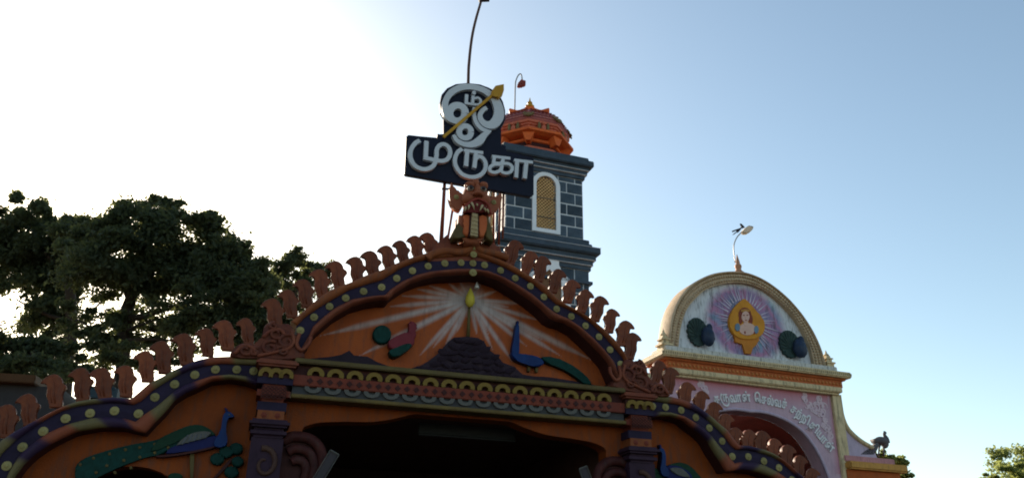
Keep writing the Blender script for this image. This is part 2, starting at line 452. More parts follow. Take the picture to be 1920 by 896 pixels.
left = [(810, 474), (784, 480), (758, 488), (731, 500), (700.7, 513), (671, 524.5), (636, 533), (604, 550), (575, 568), (547, 587), (518, 608),
        (466.5, 638), (427, 648), (390, 659), (350, 675), (308.6, 690), (277, 706), (237, 734), (197, 740), (155.7, 743), (105.7, 753), (57, 788), (14, 810), (-25, 842)]
right = [(956, 490), (985.5, 506), (1010, 520), (1037, 541), (1064, 560), (1090, 578), (1116, 594), (1142, 616), (1165.4, 640), (1180, 665),
         (1228, 712), (1252, 729), (1281, 757), (1308, 770), (1334, 796), (1355, 818), (1373, 842), (1398.6, 848), (1424, 850), (1448, 860), (1472, 876), (1495, 893), (1520, 915)]
for lst, me in ((left, fL), (right, fR)):
    for i, (px, py) in enumerate(lst):
        x, z = GF(px, py, 0.3)
        h = 0.435 * random.uniform(.92, 1.07)
        o = link('flame_finial', me, gate, (x, 0.3, z - 0.03), (random.uniform(-.03, .03), random.uniform(-.06, .06), random.uniform(-.08, .08)), (h * 1.03 * random.uniform(.95, 1.05), h, h))

# side wings -----------------------------------------------------------------
wOut = [(-75, 1040), (-62, 950), (-35, 880)] + [(0, 826), (26, 808.6), (57, 792), (86, 776), (114, 762), (143, 752), (171, 747), (214, 744), (245, 747), (262, 733), (280, 717), (303, 706), (320, 696), (343, 685), (371, 674), (397, 668.6), (437, 667), (483, 671)]
wBO = [(-55, 1040), (-44, 960), (-20, 890)] + [(0, 851), (28.6, 823), (57, 803), (86, 784), (114, 769), (143, 760), (171, 756), (214, 753), (250, 757), (265, 750), (285, 731), (308, 716), (328.6, 704), (357, 691), (386, 684), (414, 680), (483, 683)]
wBI = [(-20, 1040), (-10, 970), (5, 910)] + [(17, 883), (37, 851), (66, 826), (94, 808.6), (128.6, 794), (171, 783), (200, 781), (235, 784), (254, 790), (271, 776), (297, 758.6), (324, 735), (346, 721), (369, 713), (397, 704), (431, 701), (460, 704), (483, 710)]
wIn = [(-2, 1040), (5, 970), (15, 915)] + [(25, 893), (42, 870), (60, 853), (86, 835), (114, 820), (143, 807), (186, 800), (229, 800), (257, 807), (272, 810), (288, 792), (308, 772), (328, 748), (348, 735), (369, 726), (397, 712), (431, 708.6), (460, 713), (484, 722)]
wstuds = [(475.7, 694), (444, 691), (404, 691), (365, 701), (327, 718.6), (290, 743), (259, 774), (214, 768.6), (168, 773), (122, 783), (80, 807), (41, 836.6), (11, 872), (-14, 915), (-30, 965)]
NW = 97
wc = [resample(GF.m(c), NW) for c in (wOut, wBO, wBI, wIn)]
for sgn in (-1, 1):
    A = [[(sgn * -p[0], p[1]) for p in c] for c in wc]
    bm = bmesh.new(); loft(bm, A[1], A[2], [(0, 0.55), (0, 0.06), (0.5, 0.045), (1, 0.06), (1, 0.55)]); obj('stud_band', bm, BLUE, gate)
    for ci, (a, b, y) in enumerate(((A[0], A[1], 0.02), (A[2], A[3], 0.01))):
        prof = roundprof(y, 0.04, 0.09)
        bm = bmesh.new(); loft(bm, a, b, prof)
        me = mesh_from(bm, pigment_mat(), True)
        cols_ = np.array([(.15, .115, .05), (.035, .018, .045), (.23, .06, .03)])
        ca = me.color_attributes.new('pigment', 'FLOAT_COLOR', 'POINT')
        for v in range(len(me.vertices)):
            u = (v // len(prof)) / 7.5 + ci * .55; i0 = int(u); f = min(1, max(0, (u - i0 - .78) / .22))
            c_ = cols_[i0 % 3] * (1 - f) + cols_[(i0 + 1) % 3] * f
            ca.data[v].color = (*c_, 1)
        link('outer_moulding' if ci == 0 else 'inner_moulding', me, gate)
    bm = bmesh.new(); loft(bm, A[3], [np.array([p[0], p[1]]) for p in A[3]], [(0, .09), (1, .6)]); obj('arch_soffit', bm, MAROON, gate)  # wing reveal, its shade also painted in as dark maroon
    for p in wstuds:
        x, z = GF(*p); link('stud', sm, gate, (-sgn * x if sgn > 0 else x, 0.05, z), (0, random.random(), 0), (0.068, 0.07, 0.068))
    # wing wall with a small arched side opening
    ow = [(p[0] * 1.0, p[1] - 0.04) for p in A[0]]
    c0 = GF(251, 900, .4)[0] * (-sgn); ztop = GF(251, 873, .4)[1]; rr = 0.95
    ow.append((ow[-1][0] + (.35 if sgn < 0 else -.35), ow[-1][1]))
    x1 = ow[-1][0]; x0 = ow[0][0]
    arch = [(c0 + sgn * rr * math.cos(t) * -1, ztop - rr + rr * math.sin(t)) for t in np.linspace(0, math.pi, 17)]
    poly = ow + [(x1, 0.0), (arch[-1][0] if sgn * (arch[-1][0] - c0) * (x1 - c0) * sgn > 0 else arch[0][0], 0.0)]
    ar = arch if (arch[0][0] - c0) * (x1 - c0) > 0 else arch[::-1]
    poly = ow + [(x1, 0.0), (ar[0][0], 0.0)] + ar + [(ar[-1][0], 0.0), (x0, 0.0)]
    slab('wing_wall', poly, 0.4, 0.72, SIDEP, gate)
    bm = bmesh.new(); box(bm, min(x0, x1) - .1, max(x0, x1), 3.4, 3.6, 0, 3.6); box(bm, min(x0, x1) - .1, max(x0, x1), 0.73, 3.4, 3.45, 3.6)
    box(bm, min(x0, x1) - .1, min(x0, x1) + .1, .73, 3.4, 0, 3.44); box(bm, max(x0, x1) - .2, max(x0, x1), .73, 3.4, 0, 3.44)
    obj('side_room', bm, INNER, gate)

# entablature ---------------------------------------------------------------
xl, xr = GF(549, 710, -.2)[0], GF(1172, 770, -.2)[0]
def Z(px, py, off=-0.2): return GF(px, py, off)[1]
# heights read along the middle of the beam (x=824 for crop x=700)
def zc(y): return GF(640 + 700 / 3.797, 660 + y / 3.797, -0.2)[1]
z_olive0, z_olive1 = zc(172), zc(138)
z_shoe0, z_shoe1 = zc(248), zc(172)
z_red0, z_red1 = zc(322), zc(248)
z_u0, z_u1 = zc(382), zc(322)
z_gold0, z_gold1 = zc(408), zc(382)
boxo('beam_cap', xl, xr, -0.26, 0.49, z_olive0, z_olive1, YEL, gate, 0.015)
boxo('beam_recess', xl + .01, xr - .01, -0.12, 0.48, z_shoe0 + .002, z_shoe1 - .002, MAROON, gate)
boxo('beam_frieze', xl, xr, -0.22, 0.47, z_red0, z_red1, RED, gate, 0.012)
boxo('beam_lower_recess', xl + .01, xr - .01, -0.16, 0.46, z_u0 + .002, z_u1 - .002, GREYB, gate)
boxo('beam_gold_edge', xl, xr, -0.25, 0.45, z_gold0, z_gold1, BGOLD, gate, 0.012)
def shoe_mesh(m, up=True, depth=.12):
    bm = bmesh.new(); n = 12; s = 1 if up else -1
    o, i_ = [], []
    for k in range(n + 1):
        t = math.pi * (-.12 + 1.24 * k / n)
        o.append((math.cos(t), s * math.sin(t))); i_.append((.46 * math.cos(t), s * (.46 * math.sin(t) - .08)))
    prism(bm, o + i_[::-1], -depth, 0, 0.0)
    return mesh_from(bm, m, False)
shu, shd = shoe_mesh(SHOE, True, 1.0), shoe_mesh(PALE, False, .7)
sx = [566, 593, 631, 668, 704.5, 741, 777.5, 812.5, 846.8, 879.7, 912.6, 945, 977, 1010, 1041, 1072, 1103, 1133, 1157]
nshoe = 17
px_ = np.linspace(GF(593, 693, -.2)[0], GF(1133, 750, -.2)[0], nshoe)
hs = (z_shoe1 - z_shoe0)
for x in px_:
    link('horseshoe_ornament', shu, gate, (x, -0.118, z_shoe0 + hs * .2), None, (.132, .10, hs * .6))
for x in px_:
    link('cup_ornament', shd, gate, (x - .02, -0.158, z_u1 - .015), None, (.13, .07, (z_u1 - z_u0) * .62))
bm = bmesh.new()
dx = (px_[1] - px_[0]) / 2
for k in range(2 * nshoe):
    cx = px_[0] - dx / 2 + k * dx; cz = (z_red0 + z_red1) / 2; r = .05
    prism(bm, [(cx - r, cz), (cx, cz - r), (cx + r, cz), (cx, cz + r)], -.232, -.215)
tag(obj('diamond_row', bm, MAROON, gate), kind='stuff')

# spandrel wall with trefoil opening under the beam
zs = z_gold0
A_ = [(545, 830), (556, 808), (590, 793), (640, 790), (700, 790), (745, 783), (790, 772), (852, 766)]
op = GF.m(A_, .1)
opL = [tuple(p) for p in catmull(op, 4)]
xc = 0.5 * (xl + xr)
opR = [(2 * xc - p[0], p[1]) for p in opL][::-1]
top_gap = zs - 0.0
poly = [(xl - .4, 0.02), (xl - .4, zs), (xr + .4, zs), (xr + .4, 0.02), (xr - .25, 0.02)] + [(min(p[0], xr - .25), min(p[1], zs - .04)) for p in opR[::-1]] + [(max(p[0], xl + .25), min(p[1], zs - .04)) for p in opL[::-1]] + [(xl + .25, 0.02)]
slab('opening_wall', poly, 0.1, 0.44, SIDEP, gate)
bm = bmesh.new()
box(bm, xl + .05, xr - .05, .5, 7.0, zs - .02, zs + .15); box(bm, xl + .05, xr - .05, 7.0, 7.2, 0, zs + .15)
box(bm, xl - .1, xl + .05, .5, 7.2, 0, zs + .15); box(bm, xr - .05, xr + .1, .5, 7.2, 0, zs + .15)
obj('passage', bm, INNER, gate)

# pilasters with stacked capitals ------------------------------------------------
def pilaster(pxl, pxr, pts_y, mir):
    xa, xb = pxl, pxr
    c = (xa + xb) / 2; hw = (xb - xa) / 2
    spec = [('abacus', 1.28, .34, TERRA), ('neck', 1.05, .24, MAROON), ('neck', 1.08, .25, BLUE), ('bulge', 1.0, .30, RED), ('necking', .88, .22, BLUE),
            ('flower_block', .80, .24, ORANGE), ('ledge', 1.18, .36, PURPLE), ('ledge', 1.06, .30, PURPLE)]
    zs_ = pts_y
    for i, (nm, k, d, m) in enumerate(spec):
        z1, z0 = zs_[i], zs_[i + 1]
        bm = bmesh.new(); box(bm, c - hw * k, c + hw * k, -d, .38 - .002 * i, z0 + .003, z1)
        if nm in ('bulge', 'ledge', 'abacus'):
            bmesh.ops.bevel(bm, geom=[e for e in bm.edges if e.calc_length() > .3 or nm == 'bulge'], offset=(z1 - z0) * .32, segments=3, affect='EDGES', clamp_overlap=True)
        p = obj(nm, bm, m, gate)
        if nm == 'neck' and m is MAROON:
            for t in (-.62, 0, .62):
                link('horseshoe_ornament', shu, p, (c + hw * t, -d, z0 + (z1 - z0) * .2), None, (.11, .05, (z1 - z0) * .7))
        if nm == 'flower_block':
            for t in (-.4, .4):
                link('flower', stud_mesh(RED), p, (c + hw * t, -d + .002, (z0 + z1) / 2), None, (.045, .04, .045))
        if nm == 'bulge':
            bm = bmesh.new()
            for q in np.linspace(-1.5, 1.5, 13):
                for s in (-1, 1):
                    a = c + hw * q; b = a + s * (z1 - z0) * .9
                    seg = []
                    for t in np.linspace(0, 1, 5):
                        X = a + (b - a) * t
                        if c - hw * .93 < X < c + hw * .93: seg.append((X, -d - .004, z0 + (z1 - z0) * (.14 + .72 * t)))
                    if len(seg) > 1: tube(bm, seg, .009, 4)
            tag(obj('lattice', bm, MAROON, p), kind='stuff')
    zt = zs_[-1]
    bm = bmesh.new(); box(bm, c - hw * .95, c + hw * .95, -.24, .36, 0.0, zt); sh = obj('shaft', bm, PURPLE, gate)
    # scroll ornament down the shaft
    bm = bmesh.new()
    for k in range(4):
        zc_ = zt - .38 - k * .62; s = 1 if k % 2 else -1
        pts = []
        for t in np.linspace(0, 2.2 * math.pi, 18):
            r = .19 * (1 - t / (2.8 * math.pi))
            pts.append((c + s * r * math.cos(t + 1.2), -.245, zc_ + r * 1.25 * math.sin(t + 1.2)))
        tube(bm, pts, list(np.linspace(.05, .02, 18)), 6)
    obj('scroll_ornament', bm, mat('dusty_beige', (0.0819, 0.04095, 0.02835), c2=(0.05355, 0.0252, 0.02205)), sh, True)
def py(ys): return [GF(515, 640 + y / 3.5, -.28)[1] for y in ys]
ysl = py([118, 165, 232, 276, 392, 450, 514, 566, 632])
plx0, plx1 = GF(478, 760, -.25)[0], GF(541, 765, -.25)[0]
pilaster(plx0, plx1, ysl, 1)
pilaster(2 * xc - plx1, 2 * xc - plx0, ysl, -1)

# makara scrolls at the arch feet
MAK = mat('makara_terracotta', (0.168, 0.04606, 0.02438), c2=(0.0921, 0.02438, 0.01897), scale=6, dirt=.4, bump=.4, bscale=14)
mk_out = crop(440, 520, 4.48, [(-40, 640), (0, 590), (60, 548), (140, 560), (205, 548), (232, 480), (252, 405), (300, 372), (350, 405), (400, 392), (450, 385), (490, 420), (505, 500), (530, 575), (575, 625), (560, 680), (190, 676), (0, 668)])
mk_l = GF.m(mk_out, -.08)
mk_curl = [(440, 540, 70, 0.5, 1), (350, 470, 55, 2.4, -1), (300, 590, 62, 1.0, 1), (90, 610, 50, 2.0, -1), (400, 620, 45, .2, -1), (170, 625, 38, 1.0, 1), (330, 410, 30, 1.4, 1)]
for mir in (False, True):
    fx = (lambda x: 2 * xc - x - .02) if mir else (lambda x: x)
    P = [(fx(p[0]), p[1]) for p in mk_l]
    P = [tuple(p) for p in catmull(P + [P[0]], 3)[:-1]]
    mk = slab('makara', P, -.08, .5, MAK, gate, .05, 2, True)
    bm = bmesh.new()
    for cx_, cy_, r_, ph, dr in mk_curl:
        q = GF(*crop(440, 520, 4.48, [(cx_, cy_)])[0], -.1)
        rm = r_ / 4.48 * .0105
        pts = []
        for t in np.linspace(0, 2.3 * math.pi, 20):
            r = rm * (1 - t / (2.9 * math.pi)); pts.append((fx(q[0] + dr * r * math.cos(t + ph)), -.09 - .03 * t / 7, q[1] + r * .85 * math.sin(t + ph)))
        tube(bm, pts, list(np.linspace(.034, .018, 20)), 6)
    obj('scroll', bm, MAK, mk, True)
    bm = bmesh.new()
    for pts in ([(190, 660), (320, 630), (440, 600), (495, 540), (480, 450)], [(0, 640), (80, 570), (160, 600), (180, 650)], [(240, 500), (300, 450), (380, 440), (420, 480)], [(545, 470), (520, 560), (560, 610), (620, 560), (640, 500)]):
        tube(bm, [(fx(p[0]), -.1, p[1]) for p in catmull(GF.m(crop(440, 520, 4.48, pts), -.1), 5)], .032, 6)
    obj('scroll', bm, TERRA, mk, True)
# curled brackets beside the pilasters inside the opening
for sgn, (bx, bz) in ((1, GF(570, 868, -.1)), (-1, GF(1150, 908, -.1))):
    bm = bmesh.new()
    for k_r, (sc_r, rad) in enumerate(((1.0, .085), (.66, .075), (.36, .07))):
        pts = catmull([(bx + sgn * (x * sc_r - .03 * k_r), z * sc_r + bz - .05 * k_r) for x, z in ((-.36, .32), (-.2, .40), (.05, .38), (.22, .24), (.28, .02), (.26, -.25), (.2, -.45))], 5)
        tube(bm, [(p[0], -.02 - .02 * k_r, p[1]) for p in pts], rad, 8)
    obj('scroll_bracket', bm, mat('dusky_red', (0.072, 0.018, 0.0144), c2=(0.0396, 0.009, 0.009), dirt=.4, scale=7), gate, True)
    slab('bracket_back', [(bx + sgn * x, z + bz) for x, z in ((-.36, .34), (-.2, .41), (.05, .39), (.22, .25), (.29, .02), (.26, -.4), (-.36, -.4))], .0, .16, MAROON, gate)

# pediment painting: rays, vel, hill, birds ------------------------------------------
PO = 0.5
rc = GF(881, 562, PO)
ends = crop(540, 450, 3.734, [(800, 390), (700, 466), (215, 672), (490, 815), (760, 668), (915, 815), (1095, 745), (890, 340), (980, 318), (1120, 300), (1010, 760)]) + \
    crop(820, 440, 3.445, [(140, 295), (290, 300), (385, 362), (565, 445), (665, 555), (470, 470), (1010, 815), (810, 790), (580, 722), (490, 825), (360, 750), (258, 655), (60, 712), (20, 650), (330, 640), (700, 690), (120, 640), (430, 520)])
def inside_poly(x, z, P):
    c = False
    for i in range(len(P)):
        (x1_, z1_), (x2_, z2_) = P[i], P[i - 1]
        if (z1_ > z) != (z2_ > z) and x < (x2_ - x1_) * (z - z1_) / (z2_ - z1_) + x1_: c = not c
    return c
gx = np.arange(min(p[0] for p in ped), max(p[0] for p in ped), .022); gz = np.arange(zb, max(p[1] for p in ped), .022)
X, Zg = np.meshgrid(gx, gz)
paint = np.zeros_like(X)
rr3 = random.Random(3)
for e in ends:
    ex, ez = GF(e[0], e[1], PO)
    d = np.array([ex - rc[0], ez - rc[1]]); L = np.linalg.norm(d); d /= L
    t = ((X - rc[0]) * d[0] + (Zg - rc[1]) * d[1]) / L; q = abs(-(X - rc[0]) * d[1] + (Zg - rc[1]) * d[0])
    wd = (.028 + .0125 * L * rr3.uniform(.7, 1.1)) * np.clip(1.2 - .2 * t, .2, 2)
    wd = wd * np.where(t > .75, np.clip((1.0 - t) / .25, .05, 1), 1)
    v = np.clip(1.25 - q / wd, 0, 1) * np.clip(1.0 - .5 * t, 0, 1) * .9 * (t > 0.0) * (t < 1)
    paint = np.maximum(paint, v)
dd = np.hypot(X - rc[0], Zg - rc[1]); paint = np.maximum(paint, .9 * np.clip(1 - dd / .36, 0, 1) ** .8)
ids = -np.ones(X.shape, int); V = []; pv = []; Fc = []
ok = np.array([[inside_poly(X[i, j], Zg[i, j], ped) for j in range(X.shape[1])] for i in range(X.shape[0])])
for i in range(X.shape[0]):
    for j in range(X.shape[1]):
        if ok[i, j]: ids[i, j] = len(V); V.append((X[i, j], PO - .004, Zg[i, j])); pv.append(paint[i, j])
for i in range(X.shape[0] - 1):
    for j in range(X.shape[1] - 1):
        f = [ids[i, j], ids[i, j + 1], ids[i + 1, j + 1], ids[i + 1, j]]
        if min(f) >= 0: Fc.append(f)
me = bpy.data.meshes.new('mesh'); me.from_pydata(V, [], Fc); me.materials.append(PANEL)
me.attributes.new('paint', 'FLOAT', 'POINT').data.foreach_set('value', pv)
link('painted_sunburst', me, gate)
vel = empty('spear_emblem', (0, 0, 0)); vel.parent = gate
bm = bmesh.new(); x, z = GF(881, 560, .4)
lathe(bm, [(.001, -.17), (.05, -.15), (.09, -.07), (.085, .02), (.05, .11), (.012, .19), (.001, .22)], 16); obj('spear_head', bm, mat('vel_yellow', (0.60, 0.47, 0.06)), vel, True, loc=(x, .38, z))
x2, z2 = GF(877, 632, .45)
bm = bmesh.new(); tube(bm, [(x, .42, z - .14), (x2, .42, z2)], [.022, .035], 8); obj('spear_shaft', bm, YEL, vel, True)
x, z = GF(893, 536, .4)
bm = bmesh.new(); lathe(bm, [(.045, -.06), (.04, -.03), (.012, .06)], 12); obj('lamp_cone', bm, WHITE, gate, True, loc=(x, .36, z))
# rocky hill made of stacked stones + ground strip
hill = crop(820, 440, 3.445, [(-210, 880), (-120, 850), (-60, 815), (0, 770), (40, 725), (75, 685), (110, 660), (190, 655), (262, 662), (305, 688), (330, 735), (395, 785), (425, 822), (500, 850), (560, 905)])
hp = GF.m(hill, PO - .12)
hz = GF(886, 720, PO - .12)[1] - .1
h = slab('rock_hill', [(hp[0][0], hz)] + hp + [(hp[-1][0], hz)], PO - .10, PO + .01, ROCK, gate)
stones = []
rock_me = []
for k in range(5):
    bm = bmesh.new(); blob(bm, (k * 3.1, 0, 0), (1, .6, .8), 1, .5)
    for v in bm.verts: v.co.x -= k * 3.1
    rock_me.append(mesh_from(bm, ROCK, False))
hx = [p[0] for p in hp]; hzs = [p[1] for p in hp]
row = 0; zz = hz + .05
while zz < max(hzs):
    xx = min(hx) + random.uniform(0, .1) + (.09 if row % 2 else 0)
    while xx < max(hx):
        if np.interp(xx, hx, hzs) > zz + .02:
            link('stone', random.choice(rock_me), h, (xx, PO - .11, zz), (random.uniform(-.3, .3), random.uniform(-.5, .5), random.uniform(-.3, .3)), (random.uniform(.10, .13), .045, random.uniform(.065, .085)))
        xx += random.uniform(.17, .22)
    zz += .115; row += 1
strip_l = crop(540, 450, 3.734, [(60, 835), (180, 826), (300, 815), (375, 800), (430, 772), (462, 806), (560, 815), (620, 850), (700, 880), (900, 905)])
sl = GF.m(strip_l, PO - .06)
slab('rock_ledge', [(sl[0][0], hz)] + sl + [(sl[-1][0], hz)], PO - .06, PO + .012, ROCK, gate)
strip_r = crop(960, 660, 3.797, [(-20, 120), (40, 150), (150, 170), (260, 175), (420, 200), (560, 225), (640, 245), (740, 262)])
sr = GF.m(strip_r, PO - .06)
slab('rock_ledge', [(sr[0][0], hz - .1)] + sr + [(sr[-1][0], hz - .1)], PO - .055, PO + .013, ROCK, gate)

def relief(parts, name, off, parent=gate):
    """bird relief: list of (part name, pixel outline, material, thickness)"""
    r = empty(name, (0, 0, 0)); r.parent = parent
    for nm, pts, m, th in parts:
        P = GF.m(pts, off - th)
        P = [tuple(q) for q in catmull(P + [P[0]], 3)[:-1]]
        bm = bmesh.new(); prism(bm, P, off - th, off + .01, min(.03, th * .5), 2)
        obj(nm, bm, m, r, True)
    return r
C3 = lambda p: crop(540, 450, 3.734, p)
C4 = lambda p: crop(820, 440, 3.445, p)
C5 = lambda p: crop(0, 640, 3.5, p)
C6 = lambda p: crop(300, 640, 3.5, p)
C8 = lambda p: crop(960, 660, 3.797, p)
circ = lambda cx, cy, r, n=10, ry=None: [(cx + r * math.cos(2 * math.pi * k / n), cy + (ry or r) * math.sin(2 * math.pi * k / n)) for k in range(n)]
r = relief([('tail_fan', C3(circ(660, 658, 66)), TEALF, .10), ('body', C3([(705, 705), (760, 670), (840, 640), (880, 660), (885, 720), (840, 760), (760, 770), (710, 745)]), mat('maroon_feather', (.20, .03, .04)), .16),
        ('wing', C3([(710, 770), (760, 750), (840, 720), (870, 735), (830, 775), (760, 815), (720, 805)]), TEALF, .2),
        ('neck', C3([(845, 650), (850, 600), (848, 575), (868, 565), (905, 590), (890, 620), (900, 660), (880, 690)]), mat('maroon_feather', (.2, .03, .04)), .15)], 'peacock_relief', PO)
r['label'] = 'maroon peacock relief with round teal tail'
r = relief([('body', C4([(480, 760), (520, 765), (600, 775), (670, 795), (690, 830), (640, 850), (560, 830), (500, 800)]), BLUEF, .16),
        ('neck', C4([(510, 575), (526, 575), (530, 640), (530, 720), (525, 780), (490, 775), (484, 735), (495, 670)]), BLUEF, .14),
        ('crest', C4([(516, 555), (526, 556), (526, 580), (515, 580)]), NAVYF, .1),
        ('tail', C4([(680, 785), (760, 790), (840, 825), (900, 860), (960, 910), (1000, 960), (960, 965), (900, 920), (820, 870), (700, 820)]), TEALF, .13),
        ('leg', C4([(585, 835), (600, 838), (600, 880), (585, 878)]), YEL, .08), ('leg', C4([(635, 845), (650, 846), (650, 885), (636, 884)]), YEL, .08)], 'peacock_relief', PO)
r['label'] = 'blue peacock relief with upright neck and long teal tail'
SO = .4
pk = [('tail', C5([(490, 840), (505, 800), (560, 762), (700, 715), (860, 675), (1000, 650), (1120, 612)]) + C6([(100, 592), (200, 553), (270, 553), (335, 580), (355, 615), (300, 640), (100, 690), (20, 735)]) + C5([(950, 760), (800, 815), (720, 850), (640, 890), (560, 930), (500, 930)]), TEALF, .09),
      ('back', C6([(0, 632), (100, 585), (200, 548), (275, 548), (335, 580), (360, 615), (250, 600), (100, 660), (-60, 720)]), GREENF, .12),
      ('body', C6([(60, 700), (180, 650), (300, 630), (360, 615), (400, 640), (420, 670), (350, 690), (250, 710), (120, 725), (40, 735)]), NAVYF, .13),
      ('wing', C6([(105, 680), (150, 635), (200, 605), (250, 590), (320, 588), (332, 605), (290, 632), (200, 655)]), PALE, .16),
      ('belly_line', C6([(-20, 745), (100, 735), (250, 708), (350, 686), (350, 696), (250, 722), (100, 748), (-20, 758)]), MAROON, .14),
      ('neck', C6([(360, 640), (395, 590), (405, 540), (412, 490), (430, 462), (458, 460), (488, 488), (468, 494), (446, 498), (436, 540), (434, 590), (442, 640), (430, 682), (385, 692), (355, 680)]), BLUEF, .17),
      ('crest', C6([(424, 430), (440, 440), (446, 460), (432, 462)]), NAVYF, .1),
      ('leg', C6([(195, 735), (225, 735), (215, 900), (200, 900)]), YEL, .06)]
for px_q, py_q in ((150, 870), (175, 858), (205, 850), (235, 842), (262, 838), (200, 872), (232, 862), (262, 856), (290, 848), (180, 885), (215, 885), (245, 876), (290, 832), (315, 838)): pk.append(('feather_spot', circ(px_q, py_q, 3.2, 8), YEL, .105))
pk.append(('eye', circ(430, 777, 1.6, 8), PALE, .19))
for k in range(5): pk.append(('wing_feather', C6([(140 + 38 * k, 668 - 10 * k), (150 + 38 * k, 672 - 10 * k), (185 + 30 * k, 618 - 3 * k), (178 + 30 * k, 612 - 3 * k)]), mat('feather_line', (.12, .12, .13)), .172))
r = relief(pk, 'peacock_relief', SO); r['label'] = 'long peacock relief with white wing and blue neck'
pkr = [('tail', C8([(1100, 810), (1180, 782), (1260, 800), (1320, 860), (1400, 960), (1300, 960), (1230, 860), (1150, 830)]), GREENF, .11),
       ('body', C8([(1090, 830), (1130, 800), (1240, 830), (1290, 890), (1260, 940), (1150, 930), (1100, 890)]), NAVYF, .13),
       ('wing', C8([(1125, 825), (1180, 818), (1240, 845), (1270, 890), (1210, 880), (1150, 855)]), PALE, .16),
       ('neck', C8([(1038, 702), (1056, 680), (1078, 684), (1090, 710), (1098, 755), (1092, 800), (1115, 840), (1120, 880), (1080, 880), (1058, 840), (1066, 780), (1072, 725), (1060, 700)]), BLUEF, .17),
       ('crest', C8([(1050, 655), (1064, 660), (1066, 682), (1054, 682)]), NAVYF, .1)]
r = relief(pkr, 'peacock_relief', SO); r['label'] = 'peacock relief with blue neck facing the opening'
tr = [('leaf_clump', C6(circ(375, 768, 48, 10, 40)), TEALF, .1), ('leaf_clump', C6(circ(435, 722, 48, 10, 38)), TEALF, .11), ('leaf_clump', C6(circ(500, 700, 46, 10, 40)), TEALF, .1),
      ('leaf_clump', C6(circ(510, 785, 40, 10, 36)), TEALF, .11), ('leaf_clump', C6(circ(470, 855, 48, 10, 40)), TEALF, .1), ('leaf_clump', C6(circ(100, 885, 50, 10, 25)), GREENF, .1),
      ('branch', C6([(470, 760), (478, 768), (440, 820), (380, 880), (340, 920), (320, 920), (370, 870), (430, 800)]), MAROON, .07)]
r = relief(tr, 'leafy_branch_relief', SO)
r = relief([('leaf_clump', C8(circ(1010, 860, 42, 10)), GREENF, .1), ('leaf_clump', C8(circ(1040, 905, 45, 10)), GREENF, .11)], 'leafy_branch_relief', SO)

# crest base under the lion head
cb = crop(800, 320, 5.6, [(20, 900), (50, 800), (110, 740), (180, 690), (230, 660), (260, 740), (340, 790), (430, 775), (490, 760), (560, 790), (650, 775), (690, 740), (740, 780), (760, 830), (830, 880), (880, 930), (560, 960), (490, 830), (420, 950)])
cbl = crop(800, 320, 5.6, [(0, 960), (30, 850), (90, 790), (150, 720), (225, 655), (250, 745), (330, 795), (420, 775), (490, 740), (560, 775), (650, 800), (720, 745), (745, 800), (800, 850), (880, 960)])
slab('crest_base', [tuple(p) for p in GF.m(cbl, 0.0)], 0.02, 0.6, TERRA, gate, .05, 2, True)
bm = bmesh.new()
for s, pts in ((1, [(480, 790), (420, 840), (330, 860), (200, 850), (60, 880), (0, 930)]), (1, [(500, 790), (560, 840), (640, 860), (730, 880), (850, 920)])):
    tube(bm, [(p[0], -.02, p[1]) for p in catmull(GF.m(crop(800, 320, 5.6, pts), 0), 5)], .07, 8)
obj('crest_roll', bm, ORANGE, gate, True)

# ================================================================== yali head
yx, yz = GF(893, 450, -.1)
yl = empty('lion_head_statue', GF.world(yx, -.05, yz), GF.a, 'horned orange lion face with fangs and long ribbed tongue atop gate', 'statue')
Y0 = -.30
def yp(pts, off=-.3):
    return [(p[0] - yx, p[1] - yz) for p in GF.m(crop(800, 320, 5.6, pts), off)]
def yo(name, bm, m, **k): return obj(name, bm, m, yl, True, **k)
k_ = (yp([(640, 300)])[0][0] - yp([(540, 300)])[0][0]) / 100   # metres per zoom pixel
c = yp([(540, 235)])[0]
bm = bmesh.new()
blob(bm, (c[0], .0, c[1]), (138 * k_, .30, 172 * k_), 3, .05)
for (px, py_, rx, rz, d) in ((450, 280, 72, 66, -.18), (610, 290, 72, 66, -.18), (455, 150, 55, 40, -.22), (595, 155, 55, 40, -.22), (520, 135, 40, 60, -.2), (525, 220, 38, 80, -.26)):
    q = yp([(px, py_)])[0]; blob(bm, (q[0], d, q[1]), (rx * k_, .13, rz * k_), 2)
yo('face', bm, YALI)
q = yp([(530, 262)])[0]; bm = bmesh.new(); blob(bm, (q[0], -.34, q[1]), (48 * k_, .09, 26 * k_), 2)
for s in (-1, 1): blob(bm, (q[0] + s * 36 * k_, -.31, q[1] - 2 * k_), (22 * k_, .06, 18 * k_), 2)
yo('nose', bm, YALI)
EYEW = mat('eye_white', (.40, .36, .32), bump=0); 
for ex, ey in ((455, 192), (588, 202)):
    q = yp([(ex, ey)])[0]; bm = bmesh.new(); blob(bm, (q[0], -.27, q[1]), (36 * k_, .07, 27 * k_), 2); e = yo('eye', bm, EYEW)
    bm = bmesh.new(); blob(bm, (q[0], -.33, q[1]), (21 * k_, .03, 21 * k_), 2); obj('iris', bm, DARK, e, True)
    bm = bmesh.new(); tube(bm, [(q[0] + t * 42 * k_, -.31, q[1] + (30 - 16 * t * t) * k_) for t in np.linspace(-1, 1, 7)], 7 * k_, 6); obj('brow', bm, YALI, e, True)
earL = [(262, 122), (290, 180), (330, 215), (380, 245), (385, 330), (360, 410), (320, 405), (272, 365), (243, 290), (238, 205)]
earR = [(785, 232), (745, 262), (690, 278), (645, 265), (640, 350), (645, 455), (700, 440), (760, 390), (788, 305)]
